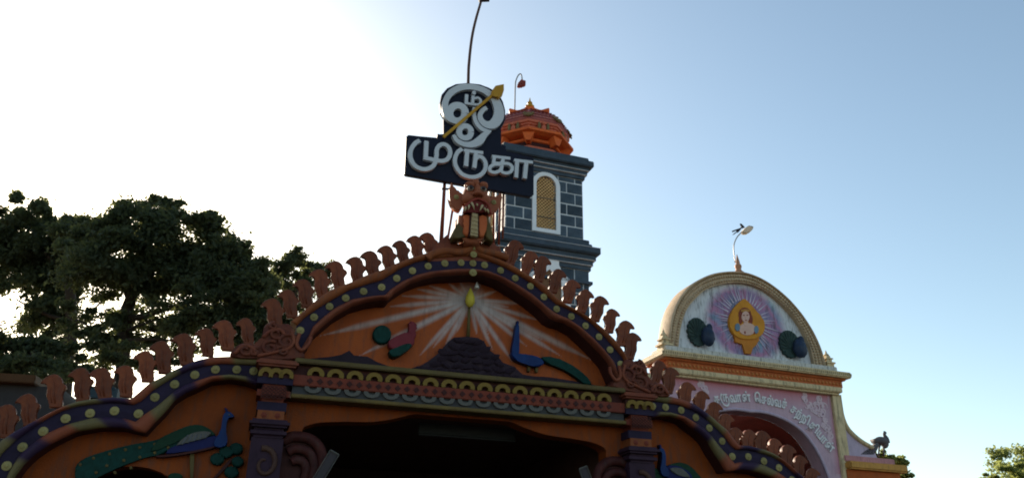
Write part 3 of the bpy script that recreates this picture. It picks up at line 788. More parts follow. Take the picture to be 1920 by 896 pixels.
for pts, sp in ((earL, (312, 278)), (earR, (705, 332))):
    bm = bmesh.new(); P = yp(pts, -.1); prism(bm, [tuple(p) for p in catmull(P + [P[0]], 3)[:-1]], -.05, .10, .03, 2)
    e = yo('ear', bm, YALI)
    q = yp([sp], -.1)[0]; link('stud', sm, e, (q[0], -.05, q[1]), None, (28 * k_, .06, 28 * k_))
mo = yp([(385, 450), (405, 400), (445, 360), (510, 322), (580, 345), (630, 390), (655, 460), (600, 440), (560, 452), (520, 445), (470, 455), (430, 440)], -.3)
bm = bmesh.new(); prism(bm, mo, -.30, -.05, .01); yo('mouth', bm, MOUTH)
lip = yp([(378, 460), (400, 395), (445, 350), (515, 312), (585, 332), (640, 380), (665, 470)], -.3)
bm = bmesh.new(); tube(bm, [(p[0], -.31, p[1]) for p in catmull(lip, 4)], 13 * k_, 8); yo('lip', bm, mat('lip_red', (.28, .05, .035)))
for a, b, r in (((465, 350), (492, 432), 13), ((578, 378), (543, 442), 13), ((402, 398), (388, 448), 12), ((438, 378), (425, 430), 12), ((598, 408), (612, 452), 12), ((628, 420), (640, 468), 12), ((520, 365), (520, 392), 11)):
    A = yp([a], -.33)[0]; B = yp([b], -.33)[0]
    bm = bmesh.new(); tube(bm, [(A[0], -.33, A[1]), ((A[0] + B[0]) / 2, -.36, (A[1] + B[1]) / 2), (B[0], -.35, B[1])], [r * k_, r * .8 * k_, .003], 8); yo('fang', bm, TONGUE)
bm = bmesh.new(); P = yp([(345, 455), (335, 560), (345, 640), (400, 700), (410, 770), (560, 770), (545, 700), (620, 690), (650, 600), (655, 470)], -.2)
prism(bm, P, -.16, .22, .06, 2); yo('chest', bm, YALI)
for pts in ([(385, 470), (395, 560), (380, 650), (430, 690), (455, 600), (455, 480)], [(545, 480), (550, 600), (548, 690), (600, 690), (625, 600), (630, 480)]):
    bm = bmesh.new(); P = yp(pts, -.26); prism(bm, [tuple(p) for p in catmull(P + [P[0]], 3)[:-1]], -.24, -.12, .05, 2); yo('mane_lobe', bm, TORANGE if 0 else mat('mane_orange', (.52, .13, .045), c2=(.42, .09, .03)))
bm = bmesh.new(); P = yp([(300, 590), (330, 545), (345, 600), (400, 660), (430, 655), (410, 700), (340, 720), (280, 720), (270, 660)], -.2); prism(bm, P, -.2, .1, .05, 2); yo('shoulder', bm, YEL)
bm = bmesh.new(); P = yp([(620, 480), (650, 480), (655, 600), (690, 700), (700, 750), (640, 730), (610, 690)], -.2); prism(bm, P, -.19, .1, .04, 2); yo('shoulder', bm, YEL)
tq = yp([(472, 455), (530, 455), (530, 690), (455, 690)], -.3)
for i in range(11):
    t0, t1 = i / 11, (i + .86) / 11
    w0 = (tq[0][0] * (1 - t0) + tq[3][0] * t0, tq[1][0] * (1 - t0) + tq[2][0] * t0); w1 = (tq[0][0] * (1 - t1) + tq[3][0] * t1, tq[1][0] * (1 - t1) + tq[2][0] * t1)
    za = tq[0][1] * (1 - t0) + tq[3][1] * t0; zb2 = tq[0][1] * (1 - t1) + tq[3][1] * t1
    bm = bmesh.new(); prism(bm, [(w0[0], za), (w0[1], za - .01), (w1[1], zb2 - .01), (w1[0], zb2)], -.31 - .012 * (i % 2), -.2, .008); yo('tongue_ridge', bm, TONGUE)
bm = bmesh.new(); prism(bm, [(tq[0][0] - .03, tq[0][1] + .1), (tq[1][0] + .03, tq[1][1] + .1), (tq[2][0] + .03, tq[2][1]), (tq[3][0] - .03, tq[3][1])], -.255, -.13, .01); yo('tongue', bm, MAROON)

# ================================================================== Om Muruga sign
SOFF = 0.12
sgx, sgz = GF(886, 470, SOFF)
sign = empty('temple_name_sign', GF.world(sgx, SOFF, sgz), GF.a, 'navy stepped sign board with raised white Tamil letters and golden spear', 'sign')
def sp(pts, off): return [(p[0] - sgx, p[1] - sgz) for p in GF.m([q[:2] for q in pts], off)]
SC = lambda p: crop(750, 140, 3.733, p)
S2 = lambda p: crop(740, 230, 3.7325, p)
brd = SC([(45, 432), (60, 421), (262, 447), (262, 414), (308, 421), (308, 300), (287, 262), (280, 200), (292, 140), (330, 95), (390, 66), (470, 58), (560, 68), (620, 92), (645, 105), (690, 130), (722, 190), (738, 250), (738, 310), (722, 355), (704, 372), (704, 490), (742, 500), (742, 540), (925, 577), (937, 590), (937, 838), (915, 855), (42, 700), (31, 688)])
slab('board', sp(brd, SOFF), 0.0, 0.09, BOARD, sign, .012, 2)
kk = (sp(SC([(640, 300)]), SOFF)[0][0] - sp(SC([(540, 300)]), SOFF)[0][0]) / 100
LY = -.075
def letter(strokes, k=kk, conv=SC, y=LY):
    bm = bmesh.new()
    for i, (pts, wid) in enumerate(strokes):
        P = sp(conv(pts), SOFF + y)
        W = [ww * k for ww in wid] if hasattr(wid, '__len__') else [wid * k] * len(P)
        stroke(bm, P, W, y - .005 * i, .002, 6)
    o = obj('letter', bm, LETTER, sign)
    return o
ring = lambda cx, cy, r, n=14, a0=0, a1=2 * math.pi: [(cx + r * math.cos(t), cy + r * math.sin(t)) for t in np.linspace(a0, a1, n)]
# long vowel with its tail
letter([(ring(403, 270, 55, 16), 50),
        ([(400, 330), (345, 305), (318, 250), (322, 180), (365, 120), (440, 88), (520, 90), (600, 118), (660, 170), (690, 235), (690, 295), (655, 345), (610, 352), (572, 325), (560, 285), (580, 250), (606, 232)],
         [40, 46, 44, 40, 44, 46, 44, 48, 60, 68, 72, 66, 54, 42, 34, 30, 28]),
        ([(520, 232), (518, 280), (530, 330), (560, 372), (600, 395), (638, 400)], [22, 26, 28, 30, 28, 12]),
        ([(628, 402), (590, 425), (555, 465), (505, 490), (450, 490), (400, 465), (372, 425)], [14, 40, 56, 46, 36, 32, 20]),
        (ring(455, 405, 42, 14), 38)])
# small m with dot
letter([([(468, 138), (464, 200)], 22), ([(455, 200), (545, 213)], 18), ([(512, 150), (508, 205)], 20), ([(512, 172), (545, 165), (565, 185), (556, 208), (538, 214)], 16), (ring(517, 131, 7, 9), 14)])
# second word
letter([([(140, 460), (104, 482), (76, 530), (76, 585), (104, 635), (155, 660), (205, 655), (242, 625), (256, 570), (258, 525), (278, 495), (310, 488), (342, 510), (352, 550), (335, 588), (300, 604), (255, 600), (165, 580)], 28), ([(186, 464), (180, 586)], 28)])
letter([([(435, 518), (402, 545), (385, 595), (395, 645), (435, 695), (495, 716), (555, 706), (594, 668), (600, 620), (578, 582), (548, 574), (530, 590)], 27), ([(448, 530), (582, 548)], 23), ([(470, 535), (462, 642)], 28), ([(532, 545), (520, 655)], 27)])
letter([([(682, 235), (810, 250)], 20), ([(698, 240), (692, 286)], 22), ([(760, 245), (742, 345)], 24), ([(690, 285), (740, 288), (795, 290), (822, 314), (812, 344), (782, 356), (755, 350), (738, 335)], 22), ([(740, 295), (695, 296), (666, 316), (668, 342), (700, 352), (738, 338)], 22)], kk, S2)
letter([([(838, 262), (968, 278)], 22), ([(858, 270), (850, 385)], 26), ([(922, 275), (910, 392)], 28)], kk, S2)
# golden spear across the board
sv = empty('spear', (0, 0, 0)); sv.parent = sign
P = sp(SC([(306, 434), (660, 132)]), SOFF - .13)
bm = bmesh.new(); stroke(bm, P, [18 * kk, 18 * kk], -.13, -.09, smooth=False); obj('spear_shaft', bm, GOLD, sv)
P = sp(SC([(640, 152), (644, 112), (668, 78), (728, 66), (729, 108), (716, 148), (690, 168), (668, 150)]), SOFF - .14)
bm = bmesh.new(); prism(bm, [tuple(p) for p in P], -.16, -.07, .03, 2); obj('spear_head', bm, GOLD, sv)
# struts that hold the board
for a, b in (((833, 342), (826, 440)), ((834, 352), (830, 436)), ((851, 388), (838, 442)), ((926, 360), (926, 440)), ((938, 364), (936, 436)), ((944, 366), (943, 424))):
    A = sp([a], SOFF + .14)[0]; B = sp([b], SOFF + .14)[0]
    bm = bmesh.new(); tube(bm, [(A[0], .14, A[1] + .15), (B[0], .14, B[1] - .25)], .022, 8); obj('strut', bm, TERRA, sign, True)
A = sp([(828, 353), (842, 354)], SOFF + .1); bm = bmesh.new(); tube(bm, [(A[0][0], .12, A[0][1]), (A[1][0], .12, A[1][1])], .02, 6); obj('clamp', bm, DARK, sign)

# bent pole behind the sign
po = .75
bx, bz = GF(874, 470, po)
pole = empty('bent_pole', GF.world(bx, po, bz - .5), GF.a, 'thin bent dark pole rising behind the navy sign board', 'pole')
P = [(p[0] - bx, p[1] - bz + .5) for p in GF.m([(874, 500), (876, 420), (877, 300), (878, 155), (880, 112), (885, 70), (892, 38), (900, 10), (904, -4)], po)]
bm = bmesh.new(); tube(bm, [(p[0], 0, p[1]) for p in catmull(P, 5)], list(np.linspace(.036, .026, 41)), 8); obj('shaft', bm, mat('brown_pole', (.12, .06, .045), bump=.3), pole, True)
Q = [(p[0] - bx, p[1] - bz + .5) for p in GF.m([(898, 2), (916, 1)], po)]
bm = bmesh.new(); tube(bm, [(Q[0][0], 0, Q[0][1]), (Q[1][0], -.02, Q[1][1])], [.035, .05], 8); obj('lamp_bracket', bm, DARK, pole, True)

# ================================================================== hanging things in the opening
hx0, hz0 = GF(786, 776, .9); hx1, hz1 = GF(965, 832, .9)
bn = empty('hanging_board', GF.world((hx0 + hx1) / 2, .9, hz1), GF.a, 'blank dark grey board hanging inside the shadowed gate opening', 'board')
hh = (hx1 - hx0) / 2; zt = GF(786, 776, .9)[1] - hz1
boxo('panel', -hh, hh, -.03, .03, 0.05, zt - .1, mat('slate_board', (0.0264, 0.0275, 0.0286)), bn, .01)
bm = bmesh.new(); tube(bm, [(-hh, -.035, zt - .09), (hh, -.035, zt - .09)], .025, 6); tube(bm, [(-hh, -.035, .05), (hh, -.035, .05)], .025, 6); obj('frame_rail', bm, mat('slate_board', (.026, .0275, .029)), bn)
for sgn, a, b in ((1, (627, 848), (588, 912)), (-1, (1092, 876), (1112, 930))):
    A = GF(*a, -.3); B = GF(*b, -.3)
    t = empty('batten_lamp', GF.world(B[0], -.3, B[1]), GF.a, 'slanted dark lamp batten with bright edges %s' % ('beside the left pillar bracket' if sgn > 0 else 'beside the right pillar bracket'), 'lamp', 'battens leaning in the gate opening')
    dx_, dz_ = A[0] - B[0], A[1] - B[1]; L = math.hypot(dx_, dz_); nx, nz_ = -dz_ / L, dx_ / L
    rr = .075
    bm = bmesh.new(); prism(bm, [(nx * rr * .8, nz_ * rr * .8), (dx_ + nx * rr * .8, dz_ + nz_ * rr * .8), (dx_ - nx * rr * .8, dz_ - nz_ * rr * .8), (-nx * rr * .8, -nz_ * rr * .8)], -.02, .05); obj('housing', bm, DARK, t)
    bm = bmesh.new()
    tube(bm, [(nx * rr, -.025, nz_ * rr), (dx_ + nx * rr, -.025, dz_ + nz_ * rr)], .007, 6); obj('edge_rail', bm, PALE, t)
    bm = bmesh.new(); tube(bm, [(-nx * rr, -.025, -nz_ * rr), (dx_ - nx * rr, -.025, dz_ - nz_ * rr)], .007, 6); obj('edge_rail', bm, PALE, t)
    bm = bmesh.new(); tube(bm, [(dx_ + nx * rr, -.03, dz_ + nz_ * rr), (dx_ - nx * rr, -.03, dz_ - nz_ * rr)], .012, 6); obj('end_cap', bm, PALE, t)

# ================================================================== BELL TOWER
TF = Frame(26.0, 19.5, 1020.5, 400)
tower = empty('bell_tower', TF.base, TF.a, 'square dark blue block tower with white joints and orange domed roof', 'tower')
tx0, tx1 = TF(948, 400)[0], TF(1093, 400)[0]
TW = tx1 - tx0
cxT = (tx0 + tx1) / 2
zA = TF(1085, 337)[1]      # top of block face
zB = TF(1060, 447)[1]      # sill line
wc_x0, wc_x1 = TF(1004.5, 400)[0], TF(1042, 400)[0]
wz0 = TF(1022, 430)[1]; wz1 = TF(1022, 331)[1]
wr = (wc_x1 - wc_x0) / 2; wcx = (wc_x0 + wc_x1) / 2; wsp = wz1 - wr
course = (zA - zB) / 5.6
blk_cache = {}
def block_mesh(wd, ht):
    key = (round(wd, 2), round(ht, 2))
    if key not in blk_cache:
        bm = bmesh.new(); box(bm, 0, key[0], 0, .06, 0, key[1])
        for v in bm.verts:
            if v.co.y < .03: v.co.x += (.008 if v.co.x < key[0] / 2 else -.008); v.co.z += (.008 if v.co.z < key[1] / 2 else -.008)
        blk_cache[key] = mesh_from(bm, STONE)
    return blk_cache[key]
J = .028
def face_local(face, x, y, z):
    """position on one of the tower's faces; face 0 front, 1 left side"""
    if face == 0: return (x, y, z), 0.0
    return (tx0 + y, TW - (x - tx0), z), -math.pi / 2
def lay_blocks(parent, face, x0, x1, z0, z1, openings=()):
    row = 0; z = z0
    while z < z1 - .05:
        ht = min(course, z1 - z) - J
        x = x0 - (.0 if row % 2 else .33)
        while x < x1:
            a, b = max(x, x0) + J / 2, min(x + .66, x1) - J / 2
            segs = [(a, b)]
            for ox0, ox1, oz0, osp, orr, oc in openings:
                if z + ht > oz0 and z < osp + orr:
                    hw = (ox1 - ox0) / 2 if z < osp else math.sqrt(max(0, orr ** 2 - (z - osp) ** 2))
                    ns = []
                    for s in segs:
                        if s[0] < oc - hw: ns.append((s[0], min(s[1], oc - hw)))
                        if s[1] > oc + hw: ns.append((max(s[0], oc + hw), s[1]))
                    segs = ns
            for s in segs:
                if s[1] - s[0] > .04 and ht > .03:
                    loc, rz = face_local(face, s[0], -.014, z + J / 2)
                    wd = s[1] - s[0]
                    link('stone_block', block_mesh(wd, ht), parent, loc, (random.uniform(-.006, .006), random.uniform(-.008, .008), rz + random.uniform(-.006, .006)), (wd / round(wd, 2) * random.uniform(.985, 1.0), 1, ht / round(ht, 2) * random.uniform(.95, 1.0)))
            x += .66
        z += course; row += 1
def arch_wall(bm, x0, x1, z0, z1, a0, a1, az0, asp, fn):
    """wall 0.25 thick with one arched hole; fn maps x,y,z"""
    r = (a1 - a0) / 2; c = (a0 + a1) / 2
    def pr(poly):
        f = [bm.verts.new(fn(x, 0, z)) for x, z in poly]; b = [bm.verts.new(fn(x, .25, z)) for x, z in poly]
        bm.faces.new(f); bm.faces.new(b[::-1])
        for i in range(len(poly)): bm.faces.new((f[i], b[i], b[(i + 1) % len(poly)], f[(i + 1) % len(poly)]))
    pr([(x0, z0), (x0, z1), (a0, z1), (a0, z0)][::-1]); pr([(a1, z0), (a1, z1), (x1, z1), (x1, z0)][::-1])
    pr([(a0, z0), (a0, az0), (a1, az0), (a1, z0)][::-1])
    arc = [(c - r * math.cos(t), asp + r * math.sin(t)) for t in np.linspace(0, math.pi, 17)]
    pr([(a0, z1)] + [(a1, z1)] + arc[::-1])
def stage(x0, x1, z0, z1, op):
    w_ = x1 - x0
    for fi in range(4):
        bm = bmesh.new()
        def fn(x, y, z, fi=fi):
            X, Y = x - cxT, y - w_ / 2
            a = -fi * math.pi / 2
            return (cxT + X * math.cos(a) - Y * math.sin(a), TW / 2 + X * math.sin(a) + Y * math.cos(a), z)
        arch_wall(bm, x0 + (.25 if fi % 2 else 0), x1 - (.25 if fi % 2 else 0), z0, z1, *op, fn)
        obj('wall', bm, MORTAR, tower)
stage(tx0, tx1, zB, zA, (wc_x0, wc_x1, wz0, wsp))
shift = wcx - cxT
for face in (0, 1):
    lay_blocks(tower, face, tx0, tx1, zB + .06, zA, [(wc_x0, wc_x1, wz0 - .05, wsp, wr, wcx)])
def window(face, x0, x1, z0, zsp, grille=True):
    r = (x1 - x0) / 2; c = (x0 + x1) / 2; fw_ = .15
    outer = [(x1 + fw_, z0 - .14), (x1 + fw_, zsp)] + [(c + (r + fw_) * math.cos(t), zsp + (r + fw_) * math.sin(t)) for t in np.linspace(0, math.pi, 17)] + [(x0 - fw_, z0 - .14)]
    inner = [(x1, z0), (x1, zsp)] + [(c + r * math.cos(t), zsp + r * math.sin(t)) for t in np.linspace(0, math.pi, 17)] + [(x0, z0)]
    loc, rz = face_local(face, 0, 0, 0)
    wn = empty('window', loc, rz); wn.parent = tower
    bm = bmesh.new()
    n = len(outer)
    for i in range(n - 1):
        a, b, c2, d = outer[i], outer[i + 1], inner[i + 1], inner[i]
        if math.hypot(a[0] - b[0], a[1] - b[1]) < .001: continue
        prism(bm, [a, b, c2, d], -.07, .12)
    prism(bm, [outer[-1], outer[0], inner[0], inner[-1]], -.07, .12)
    bmesh.ops.remove_doubles(bm, verts=bm.verts, dist=.0005)
    obj('frame', bm, WHITE, wn)
    if grille:
        bm = bmesh.new(); st = .13
        def inside(x, z): return x0 < x < x1 and z0 < z < (zsp if abs(x - c) >= r else zsp + math.sqrt(r * r - (x - c) ** 2))
        for s in (-1, 1):
            k = -40
            while k < 40:
                pts = [(c + k * st + s * t, z0 + t * 1.0) for t in np.linspace(0, 3, 61)]
                run = [p for p in pts if inside(*p)]
                if len(run) > 1: tube(bm, [(run[0][0], .04, run[0][1]), (run[-1][0], .04, run[-1][1])], .019, 4)
                k += 1
        tag(obj('wire_grille', bm, MESHW, wn), kind='stuff')
        for t in (.22, .58):
            z = z0 + (zsp + r - z0) * t
            bm = bmesh.new(); box(bm, x0, x1, .0, .03, z, z + .022); obj('bar', bm, PALE, wn)
window(0, wc_x0, wc_x1, wz0, wsp); window(1, wc_x0, wc_x1, wz0, wsp)
# belfry floor and ceiling, ochre inside, with a bell
boxo('belfry_ceiling', tx0 + .26, tx1 - .26, .26, TW - .26, zA - .06, zA - .01, OCHRE, tower)
bm = bmesh.new(); lathe(bm, [(.30, 0), (.27, .06), (.20, .2), (.17, .36), (.08, .44), (.03, .5)], 20); obj('bell', bm, mat('bronze', (.3, .16, .06), metallic=.7, rough=.4), tower, True, loc=(cxT, TW / 2, wz0 + .5))
inr = bmesh.new(); box(inr, tx0 + .26, tx1 - .26, TW - .30, TW - .26, zB, zA - .07); obj('belfry_blocking_wall', inr, OCHRE, tower)  # added at full height to block bright sky through the opposite window
# cornice rings: (overhang, z0, z1)
def ring_slab(name, ov, z0, z1, m, bev=.0):
    return boxo(name, tx0 - ov, tx1 + ov, -ov, TW + ov, z0, z1, m, tower, bev)
zc1 = [TF(1092, y)[1] for y in (338, 330, 323, 316)]
ring_slab('cornice_step', .07, zA, zA + .16, CORN)
ring_slab('cornice_step', .14, zA + .163, zA + .32, CORN)
ring_slab('cornice_step', .20, zA + .323, zA + .44, CORN)
ring_slab('cornice_lip', .34, zA + .443, zA + .68, CORN, .03)
ring_slab('cornice_top', .20, zA + .683, zA + .86, CORN, .03)
for dz, ov in ((.155, .143), (.31, .203)):
    bm = bmesh.new(); box(bm, tx0 - ov, tx1 + ov, -ov, TW + ov, zA + dz, zA + dz + .018); obj('white_line', bm, MORTAR, tower)
zTop = zA + .86
# lower cornice under the belfry
zL = zB
ring_slab('cornice_step', .16, zL - .17, zL - .003, CORN, .02)
ring_slab('cornice_step', .24, zL - .36, zL - .173, CORN, .03)
ring_slab('cornice_lip', .46, zL - .62, zL - .363, CORN, .04)
ring_slab('cornice_step', .32, zL - .80, zL - .623, CORN)
ring_slab('cornice_step', .24, zL - .98, zL - .803, CORN)
ring_slab('cornice_step', .18, zL - 1.16, zL - .983, CORN)
for dz, ov in ((-.37, .463), (-.80, .325), (-.98, .245)):
    bm = bmesh.new(); box(bm, tx0 - ov, tx1 + ov, -ov, TW + ov, zL + dz - .014, zL + dz); obj('white_line', bm, MORTAR, tower)
# lower stage
e2 = .12
zD = zL - 1.16
boxo('lower_wall', tx0 - e2, tx1 + e2, -e2, TW + e2, 0, zD, MORTAR, tower)
for r_ in range(9):
    zrow = zD - (r_ + 1) * course
    x = tx0 - e2 - (.33 if r_ % 2 else 0)
    while x < tx1 + e2:
        a, b = max(x, tx0 - e2) + J / 2, min(x + .66, tx1 + e2) - J / 2
        if b - a > .05:
            link('stone_block', block_mesh(b - a, course - J), tower, (a, -e2 - .014, zrow + J / 2))
            link('stone_block', block_mesh(b - a, course - J), tower, (tx0 - e2 - .014, TW + e2 - (a - tx0 + e2), zrow + J / 2), (0, 0, -math.pi / 2))
        x += .66
# white window surround of the lower stage: upper tip shows above the crest
q0, q1 = TF(1011, 478, -e2), TF(1046, 478, -e2)
qz = TF(1030, 512, -e2)[1]
cw = (q0[0] + q1[0]) / 2; hw_ = (q1[0] - q0[0]) / 2
ztip = q0[1] - .0
prof = [(cw - hw_, ztip), (cw + hw_, ztip), (cw + hw_, ztip - .3), (cw + hw_ + .12, ztip - .55), (cw + hw_ + .42, ztip - .8), (cw + hw_ + .42, ztip - 2.6), (cw + hw_ + .1, ztip - 2.6), (cw + hw_ + .1, ztip - .95), (cw, ztip - .5),
        (cw - hw_ - .1, ztip - .95), (cw - hw_ - .1, ztip - 2.6), (cw - hw_ - .42, ztip - 2.6), (cw - hw_ - .42, ztip - .8), (cw - hw_ - .12, ztip - .55), (cw - hw_, ztip - .3)]
slab('window_surround', prof, -e2 - .1, -e2 + .05, WHITE, tower)
ws = [(cw - hw_ - .095, ztip - 2.6), (cw - hw_ - .095, ztip - .955), (cw, ztip - .505), (cw + hw_ + .095, ztip - .955), (cw + hw_ + .095, ztip - 2.6)]
slab('window_infill', ws[::-1], -e2 - .03, -e2 + .04, mat('infill_brown', (.2, .1, .05)), tower)
zlg = TF(1098, 531, -e2)[1]
bm = bmesh.new(); box(bm, tx0 - e2 - .1, tx1 + e2 + .1, -e2 - .1, TW + e2 + .1, zlg - .05, zlg + .05); obj('ledge', bm, CORN, tower)

# roof: octagon tiers
RY = TW / 2
def RZ(px, py): return TF(993, py, RY)[1]
mpp = (TF(1060, 270, RY)[0] - TF(1000, 270, RY)[0]) / 60
mpp *= .94
rcx = TF(993, 250, RY)[0]
o8 = math.pi / 8
z = {y: TF(993 + 68, y, RY - .38 * 68 * mpp)[1] for y in range(176, 300)}
def tier(name, prof, m, smooth=False, parent=tower):
    bm = bmesh.new(); lathe(bm, [(r * mpp, zz) for r, zz in prof], 8, (0, 0, 0), o8)
    return obj(name, bm, m, parent, smooth, loc=(rcx, RY, 0))
tier('drum', [(58, zTop - .02), (58, z[276])], MAROON)
tier('drum_base', [(64, zTop - .05), (66, zTop + .25), (61, zTop + .36), (57, zTop + .37)], TPINK)
tier('drum_band', [(57, zTop + .55), (61, zTop + .58), (61, zTop + .68), (57, zTop + .7)], TORANGE)
tier('eave', [(60, z[287]), (70, z[286]), (80, z[283]), (80, z[279]), (72, z[276]), (62, z[275])], TORANGE)
tier('roof_neck', [(60, z[276]), (60, z[268])], MAROON)
tier('roof_band', [(62, z[274]), (68, z[273]), (68, z[270]), (70, z[269]), (70, z[266]), (73, z[265]), (73, z[261])], TPINK)
tier('dome', [(71, z[263]), (74, z[259]), (74, z[254]), (70, z[247]), (62, z[240]), (52, z[233]), (42, z[228]), (33, z[226])], DOME)
# flared cap with upturned corners
bm = bmesh.new()
rings = []
co_ = RY - 37 * mpp
zcap, ztip_ = TF(993, 211, co_)[1], TF(993, 203, co_)[1]
zax = TF(993, 200, RY)[1]
for r, fz, lift in ((44, 0, 0), (50, .1, 0), (52, .5, .5), (50, .6, .9), (38, .75, .35), (26, 1.0, .1), (14, 1.3, 0), (7, 1.6, 0)):
    rg = []
    for k in range(32):
        u = (k % 8) / 8.0; kk_ = abs(u - .5) * 2
        t = -3 * o8 + 2 * math.pi * k / 32
        ww_ = r / 52
        rr_ = r * math.cos(math.pi / 4) / math.cos((u - .5) * math.pi / 2)
        zz_ = zcap + (ztip_ - zcap) * min(fz, .6) + max(0, fz - .6) * (zax - zcap - (ztip_ - zcap) * .6) + lift * (ztip_ - zcap) * .8 * kk_ ** 3
        rg.append(bm.verts.new((rr_ * mpp * math.cos(t), rr_ * mpp * math.sin(t), zz_)))
    rings.append(rg)
for a, b in zip(rings, rings[1:]):
    for k in range(32): bm.faces.new((a[k], a[(k + 1) % 32], b[(k + 1) % 32], b[k]))
bm.faces.new(rings[-1]); bm.faces.new(rings[0][::-1])
obj('roof_cap', bm, TORANGE, tower, loc=(rcx, RY, 0))
zk = TF(993, 202, RY)[1]
bm = bmesh.new(); s = mpp
lathe(bm, [(5 * s, 0), (8 * s, 2 * s), (8.5 * s, 5 * s), (5 * s, 8 * s), (3.5 * s, 9 * s), (5 * s, 11 * s), (4.5 * s, 13.5 * s), (2 * s, 15.5 * s), (1.6 * s, 18 * s), (.4 * s, 24 * s)], 16)
obj('roof_finial', bm, GOLD, tower, True, loc=(rcx, RY, zk - .05))
# scales on the dome: rows of small overlapping tiles on each facet
dome_prof = [(74.4, z[258]), (74.3, z[254]), (70.3, z[247]), (62.3, z[240]), (52.3, z[233]), (44.3, z[229])]
bm = bmesh.new()
for f in range(8):
    t0 = o8 + f * math.pi / 4; t1 = t0 + math.pi / 4
    rows_ = resample([(r * mpp, zz) for r, zz in dome_prof], 8)
    for i in range(7):
        r0, za = rows_[i]; r1, zb3 = rows_[i + 1]
        n = max(3, int(9 - i * .6))
        for k in range(n):
            for_u = [(k + .06) / n, (k + .94) / n]
            if i % 2: for_u = [u_ + .5 / n for u_ in for_u]
            if for_u[1] > 1.0: continue
            def pt(u_, r, zz, out):
                A = Vector((r * math.cos(t0), r * math.sin(t0), zz)); B = Vector((r * math.cos(t1), r * math.sin(t1), zz))
                P = A.lerp(B, u_); nrm = Vector((math.cos((t0 + t1) / 2), math.sin((t0 + t1) / 2), .5)).normalized()
                return P + nrm * out
            rl = r0 - (r1 - r0) * .0; um = sum(for_u) / 2
            zl_ = za
            v = [bm.verts.new(pt(for_u[0], (r0 + r1) / 2, (za + zb3) / 2, .03)), bm.verts.new(pt(um, rl, zl_, .07)), bm.verts.new(pt(for_u[1], (r0 + r1) / 2, (za + zb3) / 2, .02)), bm.verts.new(pt(um, r1, zb3, .008))]
            bm.faces.new(v)
sc_ = obj('roof_scales', bm, mat('scale_pink', (0.62, 0.24, 0.17), c2=(0.38, 0.14, 0.15), scale=7), tower, loc=(rcx, RY, 0)); tag(sc_, kind='stuff')
# corner masks on the dome and small figures under it
for f in range(8):
    t = o8 + f * math.pi / 4
    bm = bmesh.new(); blob(bm, (0, 0, 0), (.07, .13, .16), 2, .3)
    for s_ in (-1, 1): blob(bm, (.02, s_ * .15, .06), (.05, .07, .12), 1, .3); blob(bm, (.03, s_ * .1, -.1), (.04, .06, .08), 1, .3)
    obj('corner_mask', bm, GREEN, tower, True, loc=(rcx + 72 * mpp * math.cos(t), RY + 72 * mpp * math.sin(t), z[253]), rot=(0, -.6, t))
    t2 = t + math.pi / 8
    bm = bmesh.new(); blob(bm, (0, 0, 0), (.10, .10, .17), 2, .2); blob(bm, (.02, 0, .2), (.08, .07, .08), 2)
    fg = obj('deity_figure', bm, TPINK, tower, True, loc=(rcx + 69 * mpp * math.cos(t2), RY + 69 * mpp * math.sin(t2), z[275]), rot=(0, 0, t2))
    bm = bmesh.new()
    for s_ in (-1, 1): blob(bm, (0, s_ * .17, .06), (.06, .06, .2), 2, .4)
    obj('wing', bm, GREEN, fg, True)
    # bracket blocks and dentils below the eave
    bm = bmesh.new(); prism(bm, [(-.22, 0), (.22, 0), (.08, -.34), (-.08, -.34)], -.12, .2)
    obj('eave_bracket', bm, TORANGE, tower, loc=(rcx + 67 * mpp * math.cos(t), RY + 67 * mpp * math.sin(t), z[286] + .02), rot=(0, 0, t + math.pi / 2))
    bm = bmesh.new()
    A = Vector((69 * mpp * math.cos(t), 69 * mpp * math.sin(t), 0)); B = Vector((69 * mpp * math.cos(t + math.pi / 4), 69 * mpp * math.sin(t + math.pi / 4), 0))
    for k in range(6):
        P = A.lerp(B, (k + .5) / 6); blob(bm, (P.x, P.y, z[268]), (.07, .07, .06), 1)
    tag(obj('dentil_row', bm, TPINK, tower, loc=(rcx, RY, 0)), kind='stuff')

# flag pole on the tower roof
fp = TF(965, 208, RY - .3)
fl = empty('flag_pole', TF.world(fp[0], RY - .3, fp[1]), TF.a, 'thin hooked pole carrying a folded red flag on tower roof', 'flag')
P = [(p[0] - fp[0], 0, p[1] - fp[1]) for p in TF.m([(965, 210), (965.5, 190), (966, 165), (967, 153), (971, 143), (975, 139), (978, 142), (979, 150)], RY - .3)]
bm = bmesh.new(); tube(bm, catmull(P, 4), .026, 6); obj('pole', bm, METAL, fl, True)
q = TF(978, 158, RY - .3)
bm = bmesh.new()
for dx_, dz_, rx, rz_ in ((0.05, .06, .13, .16), (-.05, -.05, .12, .13), (.0, .0, .16, .12), (-.12, -.12, .07, .1)):
    blob(bm, (q[0] - fp[0] + dx_, 0, q[1] - fp[1] + dz_), (rx, .09, rz_), 2, .35)
obj('flag', bm, CLOTHR, fl)

